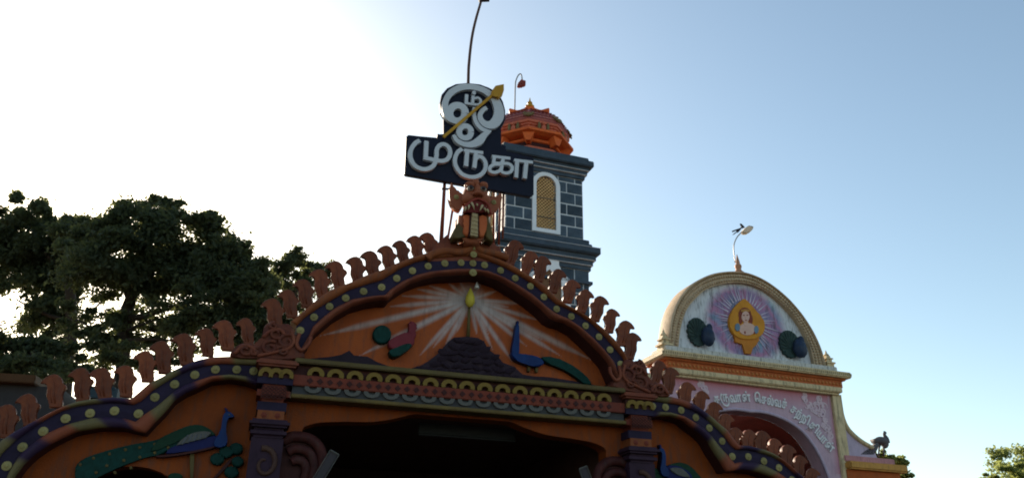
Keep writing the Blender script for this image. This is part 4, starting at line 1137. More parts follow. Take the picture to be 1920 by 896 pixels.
# ================================================================== SECOND GATE (right)
SF = Frame(24.0, 20.0, 1412, 690)
g2 = empty('arched_gateway', SF.base, SF.a, 'cream and lilac arched gateway with painted half round pediment', 'gateway')
K1 = lambda p: crop(1200, 400, 2.986, p)
K2 = lambda p: crop(1200, 640, 3.5, p)
K3 = lambda p: crop(1340, 530, 5.6, p)
K4 = lambda p: crop(1220, 520, 5.6, p)
K5 = lambda p: crop(1240, 690, 4.35, p)
K6 = lambda p: crop(1560, 760, 5.333, p)
ro = resample([tuple(p) for p in catmull(SF.m(K1([(160, 730), (165, 650), (177, 580), (205, 500), (260, 420), (330, 370), (420, 335), (530, 325), (620, 340), (720, 390), (820, 470), (900, 560), (960, 650), (1000, 730), (1025, 800), (1040, 860)]), .0), 4)], 70)
ri = resample([tuple(p) for p in catmull(SF.m(K1([(222, 750), (226, 690), (238, 620), (265, 540), (310, 480), (380, 420), (470, 390), (560, 383), (650, 400), (740, 450), (830, 530), (900, 620), (950, 720), (975, 800), (985, 870)]), .0), 4)], 70)
mid = [(a + b) / 2 for a, b in zip(ro, ri)]
bm = bmesh.new(); loft(bm, ro, [a + (b - a) * .18 for a, b in zip(ro, ri)], roundprof(-.02, .05, .7)); obj('lunette_rim', bm, CREAM2, g2, True)
bm = bmesh.new(); loft(bm, [a + (b - a) * .18 for a, b in zip(ro, ri)], ri, [(0, .69), (0, .06), (1, .06), (1, .69)]); obj('lunette_rim', bm, CREAM2, g2)
for row, (f, rr_) in enumerate(((.38, .065), (.78, .055))):
    bm = bmesh.new()
    cv = resample([a + (b - a) * f for a, b in zip(ro, ri)], 92 if row == 0 else 84)
    for p in cv: blob(bm, (p[0], .04, p[1]), (rr_, .06, rr_), 1)
    tag(obj('bead_row', bm, CREAM2, g2, True), kind='stuff')
zsl = SF(1412, 683, .1)[1]
# lunette wall with its painted disc
lp = [tuple(a + (b - a) * .1) for a, b in zip(ro, ri)]
lp = lp + [(lp[-1][0], zsl - .3), (lp[0][0], zsl - .3)]
slab('lunette_wall', lp, .22, .66, LUNET, g2)
pc = SF(*K3([(330, 400)])[0], .2)
ppm = (SF(1420, 600, .2)[0] - SF(1400, 600, .2)[0]) / 20 / 5.6    # metres per zoom pixel
grid, al = [], []
for i, r in enumerate(np.linspace(0, 1, 12)):
    row, a_ = [], []
    for t in np.linspace(0, 2 * math.pi, 49):
        px, pz = pc[0] + 430 * ppm * r * math.cos(t), pc[1] - 20 * ppm + 360 * ppm * r * math.sin(t)
        row.append((px, max(pz, zsl - .25))); a_.append(.85 if r < .82 else .85 * max(0, (1 - r) / .18))
    grid.append(row); al.append(a_)
sheet('painted_disc', grid, .212, LUNET, g2, al)
for k in range(40):
    t = 2 * math.pi * k / 40 + random.uniform(-.05, .05); L0, L1 = 185 * ppm, (270 + random.random() * 120) * ppm
    d = np.array([math.cos(t), math.sin(t)]); nn = np.array([-d[1], d[0]])
    grid, al = [], []
    for s_ in np.linspace(0, 1, 6):
        cp = np.array(pc) + d * (L0 + (L1 - L0) * s_); ww = .035 * (1 - .8 * s_)
        grid.append([tuple(cp + nn * ww * q) for q in (-1, 0, 1)]); al.append([0, .9 * (1 - s_ * .6), 0])
    if min(p[1] for r in grid for p in r) > zsl - .2: sheet('painted_ray', grid, .206 - .0004 * k, RAYW, g2, al)
# spear-leaf plaque with painted bust
pq = empty('leaf_plaque', (0, 0, 0)); pq.parent = g2
def kp(pts, off): return SF.m(K3(pts), off)
PLQ = mat('plaque_amber', (0.62, 0.27, 0.03), c2=(.5, .2, .025))
P = kp([(310, 165), (360, 210), (430, 290), (500, 370), (525, 450), (505, 530), (440, 580), (340, 592), (250, 575), (185, 520), (155, 440), (155, 370), (190, 285), (250, 210)], .1)
slab('leaf', [tuple(p) for p in catmull(P + [P[0]], 4)[:-1]], .08, .2, PLQ, pq, .05, 3)
P = kp([(205, 540), (225, 620), (300, 640), (325, 740), (390, 745), (400, 680), (440, 655), (475, 600), (470, 555), (400, 590), (290, 590)], .1)
slab('pedestal', P, .12, .21, mat('pedestal_orange', (.55, .2, .03)), pq, .02, 2)
def disc(name, cx, cy, rx, ry, y, m, d=.03):
    P = kp(circ(cx, cy, rx, 16, ry), y); bm = bmesh.new(); prism(bm, P, y, y + d, .008, 2); return obj(name, bm, m, pq, True)
disc('hair', 318, 335, 68, 78, .066, HAIR); disc('hair', 380, 385, 22, 55, .068, HAIR); disc('hair', 275, 385, 20, 48, .067, HAIR)
disc('robe', 345, 485, 88, 66, .062, SKIN); disc('neck', 330, 420, 24, 34, .058, SKIN, .03)
fa = disc('face', 326, 355, 42, 58, .045, SKIN, .04)
disc('eye', 307, 340, 12, 6, .04, HAIR, .01); disc('eye', 345, 338, 12, 6, .04, HAIR, .01); disc('mouth', 330, 392, 13, 5, .04, mat('lip_red', (.28, .05, .035)), .01)
disc('nose', 328, 366, 5, 14, .035, SKIN, .015); disc('headband', 322, 292, 48, 18, .05, mat('crown_gold', (.5, .24, .06)), .03)
disc('shoulder_ornament', 243, 465, 26, 42, .05, mat('slate_blue', (.16, .25, .34)), .05); disc('shoulder_ornament', 440, 490, 24, 42, .05, mat('slate_blue', (.16, .25, .34)), .05)
disc('chest_mark', 320, 520, 8, 16, .05, mat('lip_red', (.28, .05, .035)), .012); disc('chest_mark', 418, 525, 6, 14, .05, mat('lip_red', (.28, .05, .035)), .012)
# two fan tailed peacocks on the lunette
def fan(cx, cy, rx, rz, bxs, lab):
    r = empty('peacock_relief', (0, 0, 0)); r.parent = g2; r['label'] = lab
    pts = []
    for t in np.linspace(0, 2 * math.pi, 61)[:-1]:
        k = .93 + .11 * abs(math.sin(7.5 * t)) ** .6; pts.append((cx + rx * k * math.cos(t), cy + rz * k * math.sin(t)))
    bm = bmesh.new(); prism(bm, pts, .10, .23, .03, 2); obj('tail_fan', bm, FAN, r, True)
    bm = bmesh.new()
    for a in np.linspace(.25, math.pi * 1.25, 11): tube(bm, [(cx + .1 * rx * math.cos(a), .09, cy - .3 * rz), (cx + .93 * rx * math.cos(a), .085, cy + .93 * rz * math.sin(a))], [.015, .035], 5)
    obj('feather_rib', bm, FAN, r)
    bm = bmesh.new(); blob(bm, (cx + bxs * .75 * rx, -.02, cy - .35 * rz), (.62 * rx, .2, .7 * rz), 3, .15); blob(bm, (cx + bxs * .9 * rx, -.05, cy + .2 * rz), (.3 * rx, .12, .4 * rz), 2); obj('body', bm, mat('dark_blue_body', (.03, .05, .10), c2=(.02, .03, .05), rough=.35, dirt=.4), r, True)
f1 = SF(*K4([(500, 568)])[0], .1); fan(f1[0], f1[1], 95 * ppm, 122 * ppm, 1, 'dark peacock relief left of the leaf plaque')
f2 = SF(*K3([(795, 640)])[0], .1); fan(f2[0], f2[1], 105 * ppm, 122 * ppm, .9, 'dark peacock relief right of the leaf plaque')
# main cornice (heights read at the pane's middle)
def z2(px, py, off=-.3): return SF(px, py, off)[1]
mx2 = lambda y: z2(1200 + 770 / 3.5, 640 + y / 3.5)
sxl, sxr = SF(*K2([(150, 75)])[0], -.45)[0], SF(*K2([(1393, 220)])[0], -.45)[0]
zt_, zc_1 = mx2(133), mx2(172)
zc_2, zc_3 = mx2(232), mx2(268)
lt = SF(*K2([(150, 30)])[0], -.1)[0]; rt = SF(*K2([(1280, 150)])[0], -.1)[0]
boxo('parapet', lt + .05, rt, -.18, .75, zt_ + .003, zt_ + .22, mat('parapet_white', (.6, .58, .54), c2=(.48, .46, .42), dirt=.9), g2, .02)
boxo('cornice_slab', sxl, sxr, -.45, 1.0, zc_1, zt_, CREAM, g2, .04)
boxo('frieze', sxl + .28, sxr - .28, -.22, .95, zc_2, zc_1 - .003, FRIEZE, g2)
boxo('cornice_step', sxl + .16, sxr - .16, -.30, .97, zc_1 - .075, zc_1 - .002, FRIEZE, g2, .02)
boxo('lower_cornice', sxl + .34, sxr - .34, -.28, .9, zc_3, zc_2 - .003, CREAM, g2, .03)
boxo('cornice_step', sxl + .42, sxr - .42, -.18, .88, zc_3 - .07, zc_3 - .002, CREAM, g2, .01)
bm = bmesh.new()
n = 46
for k in range(n):
    x = sxl + .36 + (sxr - sxl - .72) * k / (n - 1); blob(bm, (x, -.22, (zc_2 + zc_1 - .08) / 2), (.055, .05, .065), 1)
tag(obj('boss_row', bm, mat('boss_orange', (.58, .22, .07)), g2, True), kind='stuff')
bm = bmesh.new()
for k in range(90):
    x = sxl + .05 + (sxr - sxl - .1) * k / 89; box(bm, x - .022, x + .022, -.455, -.44, zt_ - .13, zt_ - .06)
tag(obj('dentil_row', bm, mat('dentil_grime', (.30, .22, .12)), g2), kind='stuff')
# spandrel with round arch
zp1 = zc_3 - .07
arcR = [tuple(p) for p in SF.m(K2([(720, 466), (780, 468), (850, 481), (950, 518), (1050, 583), (1120, 662), (1180, 762), (1218, 850), (1234, 900), (1245, 1000), (1248, 1100)]), 0)]
xarc = arcR[0][0]
arcR = [tuple(p) for p in catmull(arcR, 4)]
arcR.append((arcR[-1][0], 0.0))
arc = [(2 * xarc - p[0], p[1]) for p in arcR][::-1] + arcR[1:]
cr = SF(*K2([(1245, 345)])[0], 0)[0]; cl = 2 * xarc - cr
slab('spandrel', [(cl, 0.0), (cl, zp1), (cr, zp1), (cr, 0.0)] + arc[::-1], 0.0, .55, PINK, g2)
# airbrushed red along the top and sides of the spandrel
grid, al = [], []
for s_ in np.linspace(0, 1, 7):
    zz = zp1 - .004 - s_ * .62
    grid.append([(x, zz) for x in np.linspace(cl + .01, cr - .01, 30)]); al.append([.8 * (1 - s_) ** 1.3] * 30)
okz = True
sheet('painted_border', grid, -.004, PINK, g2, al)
grid, al = [], []
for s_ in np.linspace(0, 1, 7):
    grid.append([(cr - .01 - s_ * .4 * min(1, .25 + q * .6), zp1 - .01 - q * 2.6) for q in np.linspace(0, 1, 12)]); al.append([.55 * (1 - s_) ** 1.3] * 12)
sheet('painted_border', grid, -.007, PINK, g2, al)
# arch lip
ao = arc[1:-1]; c0 = (xarc, ao[0][1])
ain = []
for i, p in enumerate(ao):
    a = ao[max(i - 1, 0)]; b = ao[min(i + 1, len(ao) - 1)]
    t = np.array([b[0] - a[0], b[1] - a[1]]); t /= np.linalg.norm(t) + 1e-9
    ain.append(np.array(p) + np.array([-t[1], t[0]]) * .10)
bm = bmesh.new(); loft(bm, [np.array(p) for p in ao], ain, roundprof(-.01, .035, .05)); obj('arch_lip', bm, LILAC, g2, True)
# vault behind the arch
bm = bmesh.new()
va = [(p[0], p[1]) for p in arc]
fr = [bm.verts.new((p[0] + .0, .551, p[1] + .0)) for p in va]; bk = [bm.verts.new((p[0], 6.0, p[1])) for p in va]
for i in range(len(va) - 1): bm.faces.new((fr[i], fr[i + 1], bk[i + 1], bk[i]))
bm.faces.new(bk)
bmesh.ops.solidify(bm, geom=list(bm.faces), thickness=-.08)
obj('vault', bm, VAULT, g2)
# right column strip and flared wing
colp = SF.m(K2([(1250, 338), (1312, 345), (1330, 480), (1345, 620), (1368, 770), (1375, 900)]), -.05)
cw0 = SF(*K2([(1250, 338)])[0], -.1)[0]; cw1 = SF(*K2([(1312, 345)])[0], -.1)[0]
boxo('column_strip', cr + .005, cr + (cw1 - cw0), -.1, .6, 0, zp1 + .02, CREAM, g2, .02)
boxo('column_strip', cl - (cw1 - cw0), cl - .005, -.1, .6, 0, zp1 + .02, CREAM, g2, .02)
wing = SF.m(K2([(1312, 350), (1322, 420), (1335, 490), (1362, 555), (1405, 605), (1455, 645), (1500, 672), (1530, 690)]), .1)
wbz = SF(*K2([(1400, 750)])[0], .1)[1]
wing = [tuple(p) for p in catmull(wing, 4)]
wp = wing + [(wing[-1][0] + .1, wbz), (cr + .1, wbz), (cr + .1, wing[0][1])]
slab('flared_wing', wp, .1, .5, LILAC, g2)
bm = bmesh.new(); loft(bm, [np.array(p) for p in wing], [np.array([p[0] - .10, p[1] - .10]) for p in wing], roundprof(.04, .04, .56)); obj('wing_coping', bm, CREAM, g2, True)
slab('flared_wing', [(2 * xarc - p[0], p[1]) for p in wp], .1, .5, LILAC, g2)
# ledge block under the wing
lx0 = SF(*K6([(150, 560)])[0], -.2)[0]; lx1 = SF(*K6([(735, 640)])[0], -.2)[0]
q_ = lambda y: SF(*K6([(400, y)])[0], -.2)[1]
boxo('ledge_top', lx0, lx1 - .35, -.15, 1.2, q_(570), q_(512), mat('ledge_pink', (.55, .25, .26), dirt=.4), g2, .02)
boxo('ledge_moulding', lx0, lx1, -.35, 1.4, q_(650), q_(573), mat('ledge_amber', (.58, .29, .07), dirt=.4), g2, .05)
boxo('ledge_wall', lx0, lx1 - .22, -.15, 1.2, 0, q_(653), mat('ledge_orange', (.45, .10, .02), dirt=.3), g2)
# corner pinnacles and top pinnacle
def pinnacle(px, py, h, off=0.0):
    x, z_ = SF(px, py, off)
    bm = bmesh.new()
    for a in ((.22, 0, .25), (.28, .25, .33), (.17, .33, .5), (.22, .5, .56), (.13, .56, .68)):
        box(bm, x - a[0] * h, x + a[0] * h, off - a[0] * h, off + a[0] * h, z_ + a[1] * h + .001, z_ + a[2] * h)
    lathe(bm, [(.13 * h, .68 * h), (.15 * h, .74 * h), (.06 * h, .84 * h), (.01, h)], 10, (x, off, z_))
    obj('pinnacle', bm, CREAM, g2)
pinnacle(1246, 660, .78, .1); pinnacle(1553, 692, .68, .1); 
x, z_ = SF(1385, 510, .3)
bm = bmesh.new(); u_ = .0155
lathe(bm, [(13 * u_, 0), (8 * u_, 4 * u_), (6 * u_, 9 * u_), (7 * u_, 11 * u_), (8.2 * u_, 16 * u_), (6.5 * u_, 20 * u_), (4.6 * u_, 22 * u_), (5 * u_, 25 * u_), (3.8 * u_, 31 * u_), (2.2 * u_, 38 * u_), (.5 * u_, 46 * u_)], 14)
obj('top_pinnacle', bm, mat('pinnacle_terra', (.48, .26, .17), c2=(.4, .2, .12)), g2, True, loc=(x, .3, z_ - .03))
# white stencilled flowers at the spandrel corner
def lace(pts, seed):
    r5 = random.Random(seed); bm = bmesh.new(); n_ = 0
    for (cx_, cy_, rr) in pts:
        x, zz = SF(*K5([(cx_, cy_)])[0], -.01)
        for k in range(5):
            ph = r5.uniform(0, 6.28); sg = r5.choice((-1, 1)); R0 = rr * r5.uniform(.45, 1.0); ox, oz = x + r5.uniform(-.5, .5) * rr, zz + r5.uniform(-.5, .5) * rr
            P = [(ox + sg * R0 * (1 - t / 7) * math.cos(t + ph), oz + R0 * (1 - t / 7) * math.sin(t + ph)) for t in np.linspace(0, 4.6, 9)]
            stroke(bm, P, [.03 + .03 * math.sin(math.pi * i / 8) for i in range(9)], -.012 - .0022 * n_, -.004, 2); n_ += 1
            n_ %= 9
    obj('stencil_scroll', bm, FLOWER, g2)
lace([(1165, 215, .10), (1165, 255, .16), (1200, 300, .18), (1250, 320, .17), (1290, 260, .17), (1315, 300, .15), (1280, 370, .17), (1320, 360, .12)], 4)
lace([(1320, 460, .14), (1350, 490, .17), (1365, 540, .16), (1340, 420, .10), (1375, 590, .1)], 5)
lace([(320, 120, .12), (345, 150, .13), (360, 195, .10), (300, 95, .08)], 6)

# raised letters along the arch: built in the bundled font, glyph by glyph
path = SF.m(K5([(330, 330), (440, 290), (520, 283), (600, 275), (700, 270), (790, 278), (900, 303), (1010, 328), (1070, 365), (1125, 412), (1180, 455), (1230, 505), (1275, 560), (1322, 620), (1385, 690)]), -.03)
path = catmull(path, 6)
pd = np.r_[0, np.cumsum([np.linalg.norm(path[i + 1] - path[i]) for i in range(len(path) - 1)])]
def glyph(ch):
    cu = bpy.data.curves.new('glyph', 'FONT'); cu.body = ch; cu.extrude = .05; cu.offset = .03
    o = bpy.data.objects.new('glyph', cu); col.objects.link(o); bpy.context.view_layer.update()
    me = bpy.data.meshes.new_from_object(o)
    co = np.zeros(len(me.vertices) * 3); me.vertices.foreach_get('co', co); co = co.reshape(-1, 3)
    bpy.data.objects.remove(o); bpy.data.curves.remove(cu)
    return me, co
def ru_mesh():
    bm = bmesh.new()
    S = lambda pts: [((x - 380) / 205, (720 - y) / 205 - .25) for x, y in pts]
    for i, (pts, wd) in enumerate((([(435, 518), (402, 545), (385, 595), (395, 645), (435, 695), (495, 716), (555, 706), (594, 668), (600, 620), (578, 582), (548, 574), (530, 590)], .12), ([(448, 535), (582, 535)], .11), ([(465, 535), (465, 642)], .12), ([(527, 540), (522, 655)], .12))):
        stroke(bm, S(pts), wd, -.05 - .004 * i, .05, 5)
    bmesh.ops.rotate(bm, verts=bm.verts, cent=(0, 0, 0), matrix=Matrix.Rotation(-math.pi / 2, 3, 'X'))
    me = mesh_from(bm, LETTER); co = np.zeros(len(me.vertices) * 3); me.vertices.foreach_get('co', co)
    return me, co.reshape(-1, 3)
words = [[['த'], ['RU'], ['வ'], ['ா'], ['ன', '்']], [['ெ'], ['ச'], ['ல', '்'], ['வ'], ['ச', '்']], [['ச'], ['ந', '்'], ['ந', 'ி'], ['த', 'ி'], ['ய'], ['ா'], ['ன', '்']]]
items = []; cur = 0.0; starts = []
for wi, wd in enumerate(words):
    for cl_ in wd:
        parts_ = []; wmax = 0.0
        for ch in cl_:
            me, co = ru_mesh() if ch == 'RU' else glyph(ch)
            if ch == '்':
                off = wmax * .55 - co[:, 0].mean()          # dot sits above the letter
            elif ch == 'ி':
                off = wmax - .10 - co[:, 0].min()
            else:
                off = -co[:, 0].min()
            co[:, 0] += off
            if ch != '்': wmax = max(wmax, co[:, 0].max())
            parts_.append((me, co))
        items.append((parts_, cur, wmax)); cur += wmax + .11
    cur += .42
# lay each word on its stretch of the curve
s0 = np.interp(SF(*K5([(437, 285)])[0], -.03)[0], [p[0] for p in path], pd); s1 = np.interp(SF(*K5([(1385, 680)])[0], -.03)[0], [p[0] for p in path], pd)
scale = (s1 - s0) / (cur - .42 - .11)
for parts_, st, wmax in items:
    sc = s0 + (st + wmax / 2) * scale
    P = np.array([np.interp(sc, pd, [p[k] for p in path]) for k in (0, 1)]); Pa = np.array([np.interp(sc + .08, pd, [p[k] for p in path]) for k in (0, 1)]); Pb = np.array([np.interp(sc - .08, pd, [p[k] for p in path]) for k in (0, 1)])
    ang = math.atan2(*(Pa - Pb)[::-1])
    root_ = None
    V, Fc = [], []
    for me, co in parts_:
        b0 = len(V)
        V += [((c_[0] - wmax / 2) * scale, -c_[2] * .45 - .02, (c_[1]) * scale * 1.5) for c_ in co]
        Fc += [[b0 + i for i in p.vertices] for p in me.polygons]
    nm_ = bpy.data.meshes.new('letter'); nm_.from_pydata(V, [], Fc); nm_.materials.append(mat('grey_letter', (.74, .72, .72), c2=(.6, .58, .6), bump=.05))
    link('letter', nm_, g2, (P[0], -.01, P[1]), (0, -ang, 0))

# bent rod with cloth on the top pinnacle
x, z_ = SF(1378, 490, .15)
rd = empty('bent_rod', SF.world(x, .15, z_), SF.a, 'thin bent rod with white bundle and dark ribbons above half round pediment', 'flag')
C9 = lambda p: crop(1340, 400, 7.467, p)
rp = lambda pts: [(p[0] - x, p[1] - z_) for p in SF.m(C9(pts), .15)]
bm = bmesh.new(); tube(bm, [(p[0], 0, p[1]) for p in catmull(rp([(288, 690), (272, 560), (268, 460), (285, 390), (320, 325), (370, 270), (395, 250)]), 4)], .021, 6); obj('rod', bm, METAL, rd, True)
bm = bmesh.new()
P = rp([(380, 255), (425, 205), (475, 180), (530, 200), (500, 250), (460, 285), (400, 285)])
prism(bm, [tuple(p) for p in catmull(P + [P[0]], 3)[:-1]], -.09, .09, .05, 2); obj('cloth_bundle', bm, CLOTHW, rd, True)
for pts in ([(355, 145), (375, 150), (405, 180), (420, 200), (395, 208), (375, 200), (370, 175)], [(245, 245), (300, 225), (345, 210), (380, 190), (372, 215), (335, 262), (320, 272), (305, 240), (255, 262)], [(250, 305), (275, 275), (300, 258), (310, 265), (280, 290)], [(465, 178), (485, 172), (530, 203), (505, 212), (480, 200)]):
    bm = bmesh.new(); prism(bm, rp(pts), -.02, .03); obj('ribbon', bm, mat('dark_ribbon', (.03, .028, .04)), rd)

# peacock statue standing on the ledge
bx_, bz_ = SF(*K6([(490, 505)])[0], .2)
pst = empty('peacock_statue', SF.world(bx_, .2, bz_), SF.a, 'dark peacock statue with long drooping tail on gateway ledge', 'statue')
bp = lambda pts: [(p[0] - bx_, p[1] - bz_) for p in SF.m(K6(pts), .2)]
kq = ppm * 5.6 / 5.333
c = bp([(490, 352)])[0]
bm = bmesh.new(); blob(bm, (c[0], 0, c[1]), (62 * kq, .16, 36 * kq), 3); q = bp([(525, 370)])[0]; blob(bm, (q[0], 0, q[1]), (34 * kq, .14, 48 * kq), 2)
BIRD = mat('weathered_bird', (.13, .12, .12), c2=(.08, .07, .08)); obj('body', bm, BIRD, pst, True)
bm = bmesh.new(); P = bp([(545, 365), (543, 330), (528, 300), (522, 278), (530, 268), (545, 280)])
tube(bm, [(p[0], 0, p[1]) for p in catmull(P, 4)], list(np.interp(np.linspace(0, 1, 21), [0, .4, .75, .85, 1], [28 * kq, 14 * kq, 10 * kq, 12 * kq, 2 * kq])), 8); nk = obj('neck', bm, BIRD, pst, True)
bm = bmesh.new(); P = bp([(524, 268), (519, 252)]); tube(bm, [(P[0][0], 0, P[0][1]), (P[1][0], 0, P[1][1])], [.012, .03], 6); obj('crest', bm, BIRD, nk)
for pts in ([(478, 385), (470, 430), (466, 500)], [(515, 400), (518, 450), (520, 505)]):
    P = bp(pts); bm = bmesh.new(); tube(bm, [(p[0], 0, p[1]) for p in P], [.05, .03, .028], 6); obj('leg', bm, BIRD, pst, True)
bm = bmesh.new(); prism(bm, bp([(520, 318), (450, 322), (402, 335), (425, 372), (470, 372), (520, 360)]), -.13, .13, .04, 2); obj('wing', bm, BIRD, pst, True)
bm = bmesh.new(); prism(bm, bp([(440, 350), (430, 380), (380, 415), (300, 460), (230, 500), (400, 502), (420, 450), (455, 400)]), -.1, .1, .03, 2); obj('tail', bm, BIRD, pst, True)

# ================================================================== trees and far buildings
def canopy(name, blobs, leafm, n_per, D, yaw, size, parent, seed, flat=.9, elong=1.6):
    """leaf faces spread through several irregular clumps"""
    r_ = np.random.default_rng(seed)
    V = []; n_tot = 0
    for (c, rad, dens) in blobs:
        n = int(n_per * dens)
        k = max(8, int(24 * dens))
        # sub clumps on the shell of each clump give an uneven outline
        cd_ = r_.normal(size=(k, 3)); cd_ /= np.linalg.norm(cd_, axis=1)[:, None]
        cc = cd_ * (r_.uniform(.35, 1.0, (k, 1)))
        cr_ = r_.uniform(.12, .34, k)
        pick = r_.integers(0, k, n)
        p = cc[pick] + r_.normal(size=(n, 3)) * cr_[pick][:, None] * .55
        p = p * np.array(rad) + np.array(c)
        a = r_.normal(size=(n, 3)); a /= np.linalg.norm(a, axis=1)[:, None]
        b = np.cross(a, r_.normal(size=(n, 3))); b /= np.linalg.norm(b, axis=1)[:, None]
        s_ = size * r_.uniform(.6, 1.3, (n, 1))
        a *= s_ * elong; b *= s_
        V.append(np.stack([p - a, p + b * .8, p + a, p - b * .8], 1))
    V = np.concatenate(V).reshape(-1, 3)
    me = bpy.data.meshes.new('leaves')
    nf = len(V) // 4
    me.vertices.add(len(V)); me.vertices.foreach_set('co', V.ravel())
    me.loops.add(nf * 4); me.loops.foreach_set('vertex_index', np.arange(nf * 4))
    me.polygons.add(nf); me.polygons.foreach_set('loop_start', np.arange(0, nf * 4, 4))
    me.update(calc_edges=True); me.materials.append(leafm)
    return link(name, me, parent)
def limb(bm, a, b, r0, r1, bend=.3, seed=0):
    r_ = random.Random(seed); A, B = Vector(a), Vector(b); n = 7
    off = Vector((r_.uniform(-1, 1), r_.uniform(-1, 1), r_.uniform(-.3, .3))) * bend
    tube(bm, [A.lerp(B, i / n) + off * math.sin(math.pi * i / n) + Vector((r_.uniform(-1, 1), r_.uniform(-1, 1), 0)) * .05 for i in range(n + 1)], [r0 + (r1 - r0) * i / n for i in range(n + 1)], 8)
def at(px, py, D):
    d = ray(px, py); t = D / d.y
    return Vector((0, 0, EYE)) + d * t
def tree(name, label, D, base_px, blobs_px, limbs_px, leafm, n_per, size, seed, trunk_r=.3, group=None, depth=1.0):
    B = at(*base_px, D); B.z = 0
    root = empty(name, B, 0, label, 'tree', group)
    def loc(px, py, dy=0): return at(px, py, D + dy) - B
    m1 = (at(1000, 448, D) - at(999, 448, D)).length * 1.08
    bl = []
    rr_ = random.Random(seed)
    for (px, py, rx, rz, dens) in blobs_px:
        dy = rr_.uniform(-1.5, 1.5) * depth
        bl.append((loc(px, py, dy), (rx * m1, (rx + rz) / 2 * m1 * .9, rz * m1), dens))
    canopy('crown', bl, leafm, n_per, D, 0, size, root, seed)
    bm = bmesh.new()
    tp = loc(*limbs_px[0][0])
    limb(bm, (0, 0, -.1), tp, trunk_r * 1.25, trunk_r, .25, seed)
    obj('trunk', bm, BARK, root, True)
    for i, (a, b, r0, r1) in enumerate(limbs_px):
        bm = bmesh.new(); limb(bm, loc(*a), loc(*b, rr_.uniform(-1, 1)), r0, r1, .25, seed + i); obj('limb', bm, BARK, root, True)
    return root
# dark tree in the middle of the left side
tree('broadleaf_tree', 'largest dark dense tree behind gate left of the sign', 30, (232, 900),
     [(250, 425, 75, 50, 1.2), (330, 465, 95, 60, 1.6), (410, 500, 80, 65, 1.5), (455, 530, 55, 55, 1.0), (300, 520, 120, 50, 1.6), (210, 490, 90, 60, 1.5), (400, 570, 90, 50, 1.1), (480, 590, 60, 40, .8), (390, 620, 80, 40, .6), (470, 625, 60, 30, .7),
      (300, 590, 95, 42, .42), (240, 630, 85, 40, .42), (330, 640, 85, 35, .42), (180, 650, 65, 35, .38), (170, 590, 60, 35, .34), (260, 670, 80, 25, .36), (370, 600, 60, 40, .45), (290, 400, 50, 30, .3), (400, 435, 45, 25, .4), (230, 388, 28, 18, .2), (310, 385, 34, 18, .2), (370, 410, 40, 22, .35), (160, 440, 50, 35, .8), (480, 560, 50, 45, .8), (510, 600, 45, 30, .6), (488, 520, 38, 30, .5), (505, 560, 35, 30, .45), (440, 590, 60, 40, .7)],
     [((232, 690), (244, 560), .30, .22), ((244, 565), (330, 470), .18, .05), ((244, 570), (200, 470), .17, .05), ((240, 600), (400, 540), .14, .04), ((236, 640), (340, 640), .09, .03), ((236, 640), (150, 600), .1, .03), ((235, 620), (300, 595), .07, .03), ((236, 655), (110, 690), .13, .05)],
     LEAF, 5200, .062, 3, .32)
tree('broadleaf_tree', 'dark dense tree at far left edge beside the sun glow', 34, (125, 900),
     [(40, 440, 70, 60, 1.3), (110, 470, 80, 60, 1.5), (30, 510, 80, 55, 1.4), (150, 500, 60, 50, 1.0), (-60, 480, 90, 90, 1.2), (110, 545, 70, 40, .9), (30, 400, 50, 30, .4), (60, 570, 80, 40, .36), (20, 610, 80, 35, .34), (110, 610, 65, 40, .38), (80, 420, 40, 30, .5), (140, 445, 45, 35, .8), (175, 430, 30, 22, .4)],
     [((128, 660), (130, 530), .28, .2), ((130, 540), (60, 450), .16, .05), ((130, 540), (150, 460), .15, .05), ((128, 600), (30, 560), .1, .03), ((128, 620), (200, 560), .1, .03)],
     LEAF, 5200, .068, 5, .30)
tree('broadleaf_tree', 'small loose tree just behind the left crest finials', 36, (560, 900),
     [(545, 505, 42, 30, .7), (590, 510, 35, 28, .55), (530, 545, 50, 30, .5), (580, 555, 45, 30, .45), (550, 480, 22, 16, .25), (520, 585, 60, 30, .4), (610, 520, 20, 25, .2)],
     [((555, 640), (555, 540), .2, .1), ((555, 560), (590, 510), .08, .03), ((555, 560), (530, 500), .08, .03)],
     LEAF, 4200, .062, 8, .2)
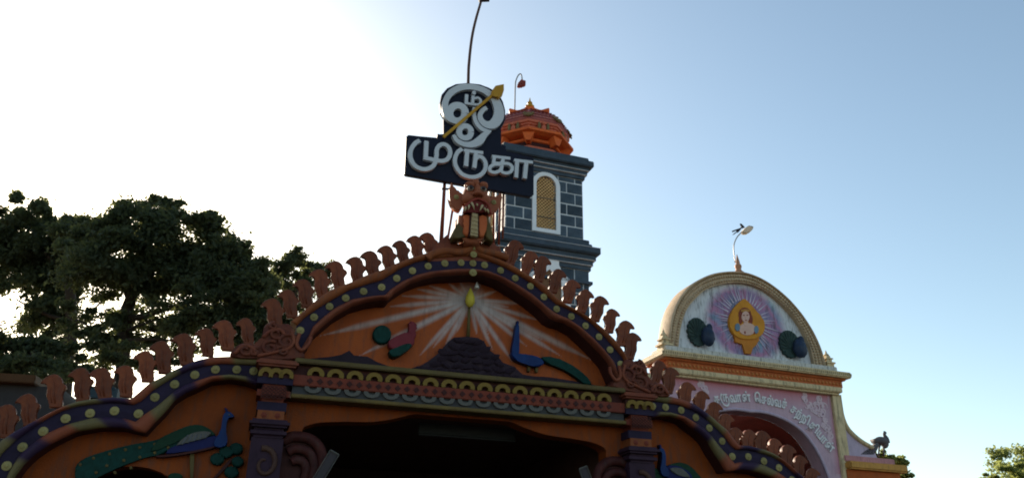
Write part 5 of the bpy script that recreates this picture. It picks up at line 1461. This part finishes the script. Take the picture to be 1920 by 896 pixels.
tree('bushy_tree', 'low dark bush behind the leftmost crest finials', 27, (40, 900),
     [(20, 655, 60, 28, 1.0), (90, 665, 50, 25, .8), (145, 690, 40, 20, .5), (-40, 660, 70, 40, 1.0), (60, 695, 90, 22, 1.0)],
     [((60, 720), (60, 660), .14, .08), ((60, 680), (20, 640), .06, .03)],
     LEAF, 4500, .062, 12, .15)
tree('feathery_tree', 'pale green feathery tree at the right edge of the picture', 32, (1920, 1000),
     [(1905, 858, 42, 26, .5), (1888, 878, 32, 20, .32), (1935, 895, 60, 36, .7), (1895, 915, 60, 28, .6), (1970, 860, 50, 40, .6), (1862, 897, 22, 10, .14), (1870, 860, 16, 8, .07)],
     [((1925, 960), (1920, 900), .16, .1), ((1920, 905), (1880, 870), .06, .02), ((1920, 905), (1950, 850), .07, .02)],
     LEAFL, 3000, .045, 15, .16)
tree('small_leafy_tree', 'small leafy tree poking out behind the amber gateway ledge', 30, (1672, 1000),
     [(1680, 862, 22, 12, .25), (1695, 872, 18, 8, .16), (1665, 872, 22, 16, .3), (1700, 888, 14, 8, .14), (1646, 852, 12, 8, .12), (1680, 900, 26, 20, .35)],
     [((1672, 940), (1672, 880), .07, .04), ((1672, 885), (1690, 866), .03, .015)],
     LEAFL, 2600, .05, 21, .08)
# low building behind the left wing
LB = Frame(22.0, 10.0, 60, 740)
shed = empty('low_building', LB.base, LB.a, 'low grey building with brown fascia behind the left finials', 'building')
x0, x1 = LB(-120, 730)[0], LB(112, 730)[0]
zr = LB(40, 706)[1]; zf = LB(40, 722)[1]
boxo('wall', x0, x1, 0, 4, 0, zf, SHED, shed)
boxo('fascia', x0 - .2, x1 - .5, -.3, 4.3, zf + .003, zr, SHEDO, shed, .02)
x2 = LB(205, 730)[0]; zq0, zq1 = LB(175, 745)[1], LB(175, 690)[1]
an = boxo('annex_wall', x1 + .55, x2, .2, 3, 0, zq0, SHED, shed)
boxo('sheet_roof', x1 + .35, x2 + .2, 0, 3.2, zq0 + .003, zq0 + .25, SHEDB, shed)
bm = bmesh.new()
for k in range(24):
    x = x1 + .4 + (x2 - x1 - .3) * k / 23; tube(bm, [(x, -.02, zq0 + .252), (x, 3.2, zq0 + .252)], .035, 5)
tag(obj('roof_ridge', bm, SHEDB, shed), kind='stuff')
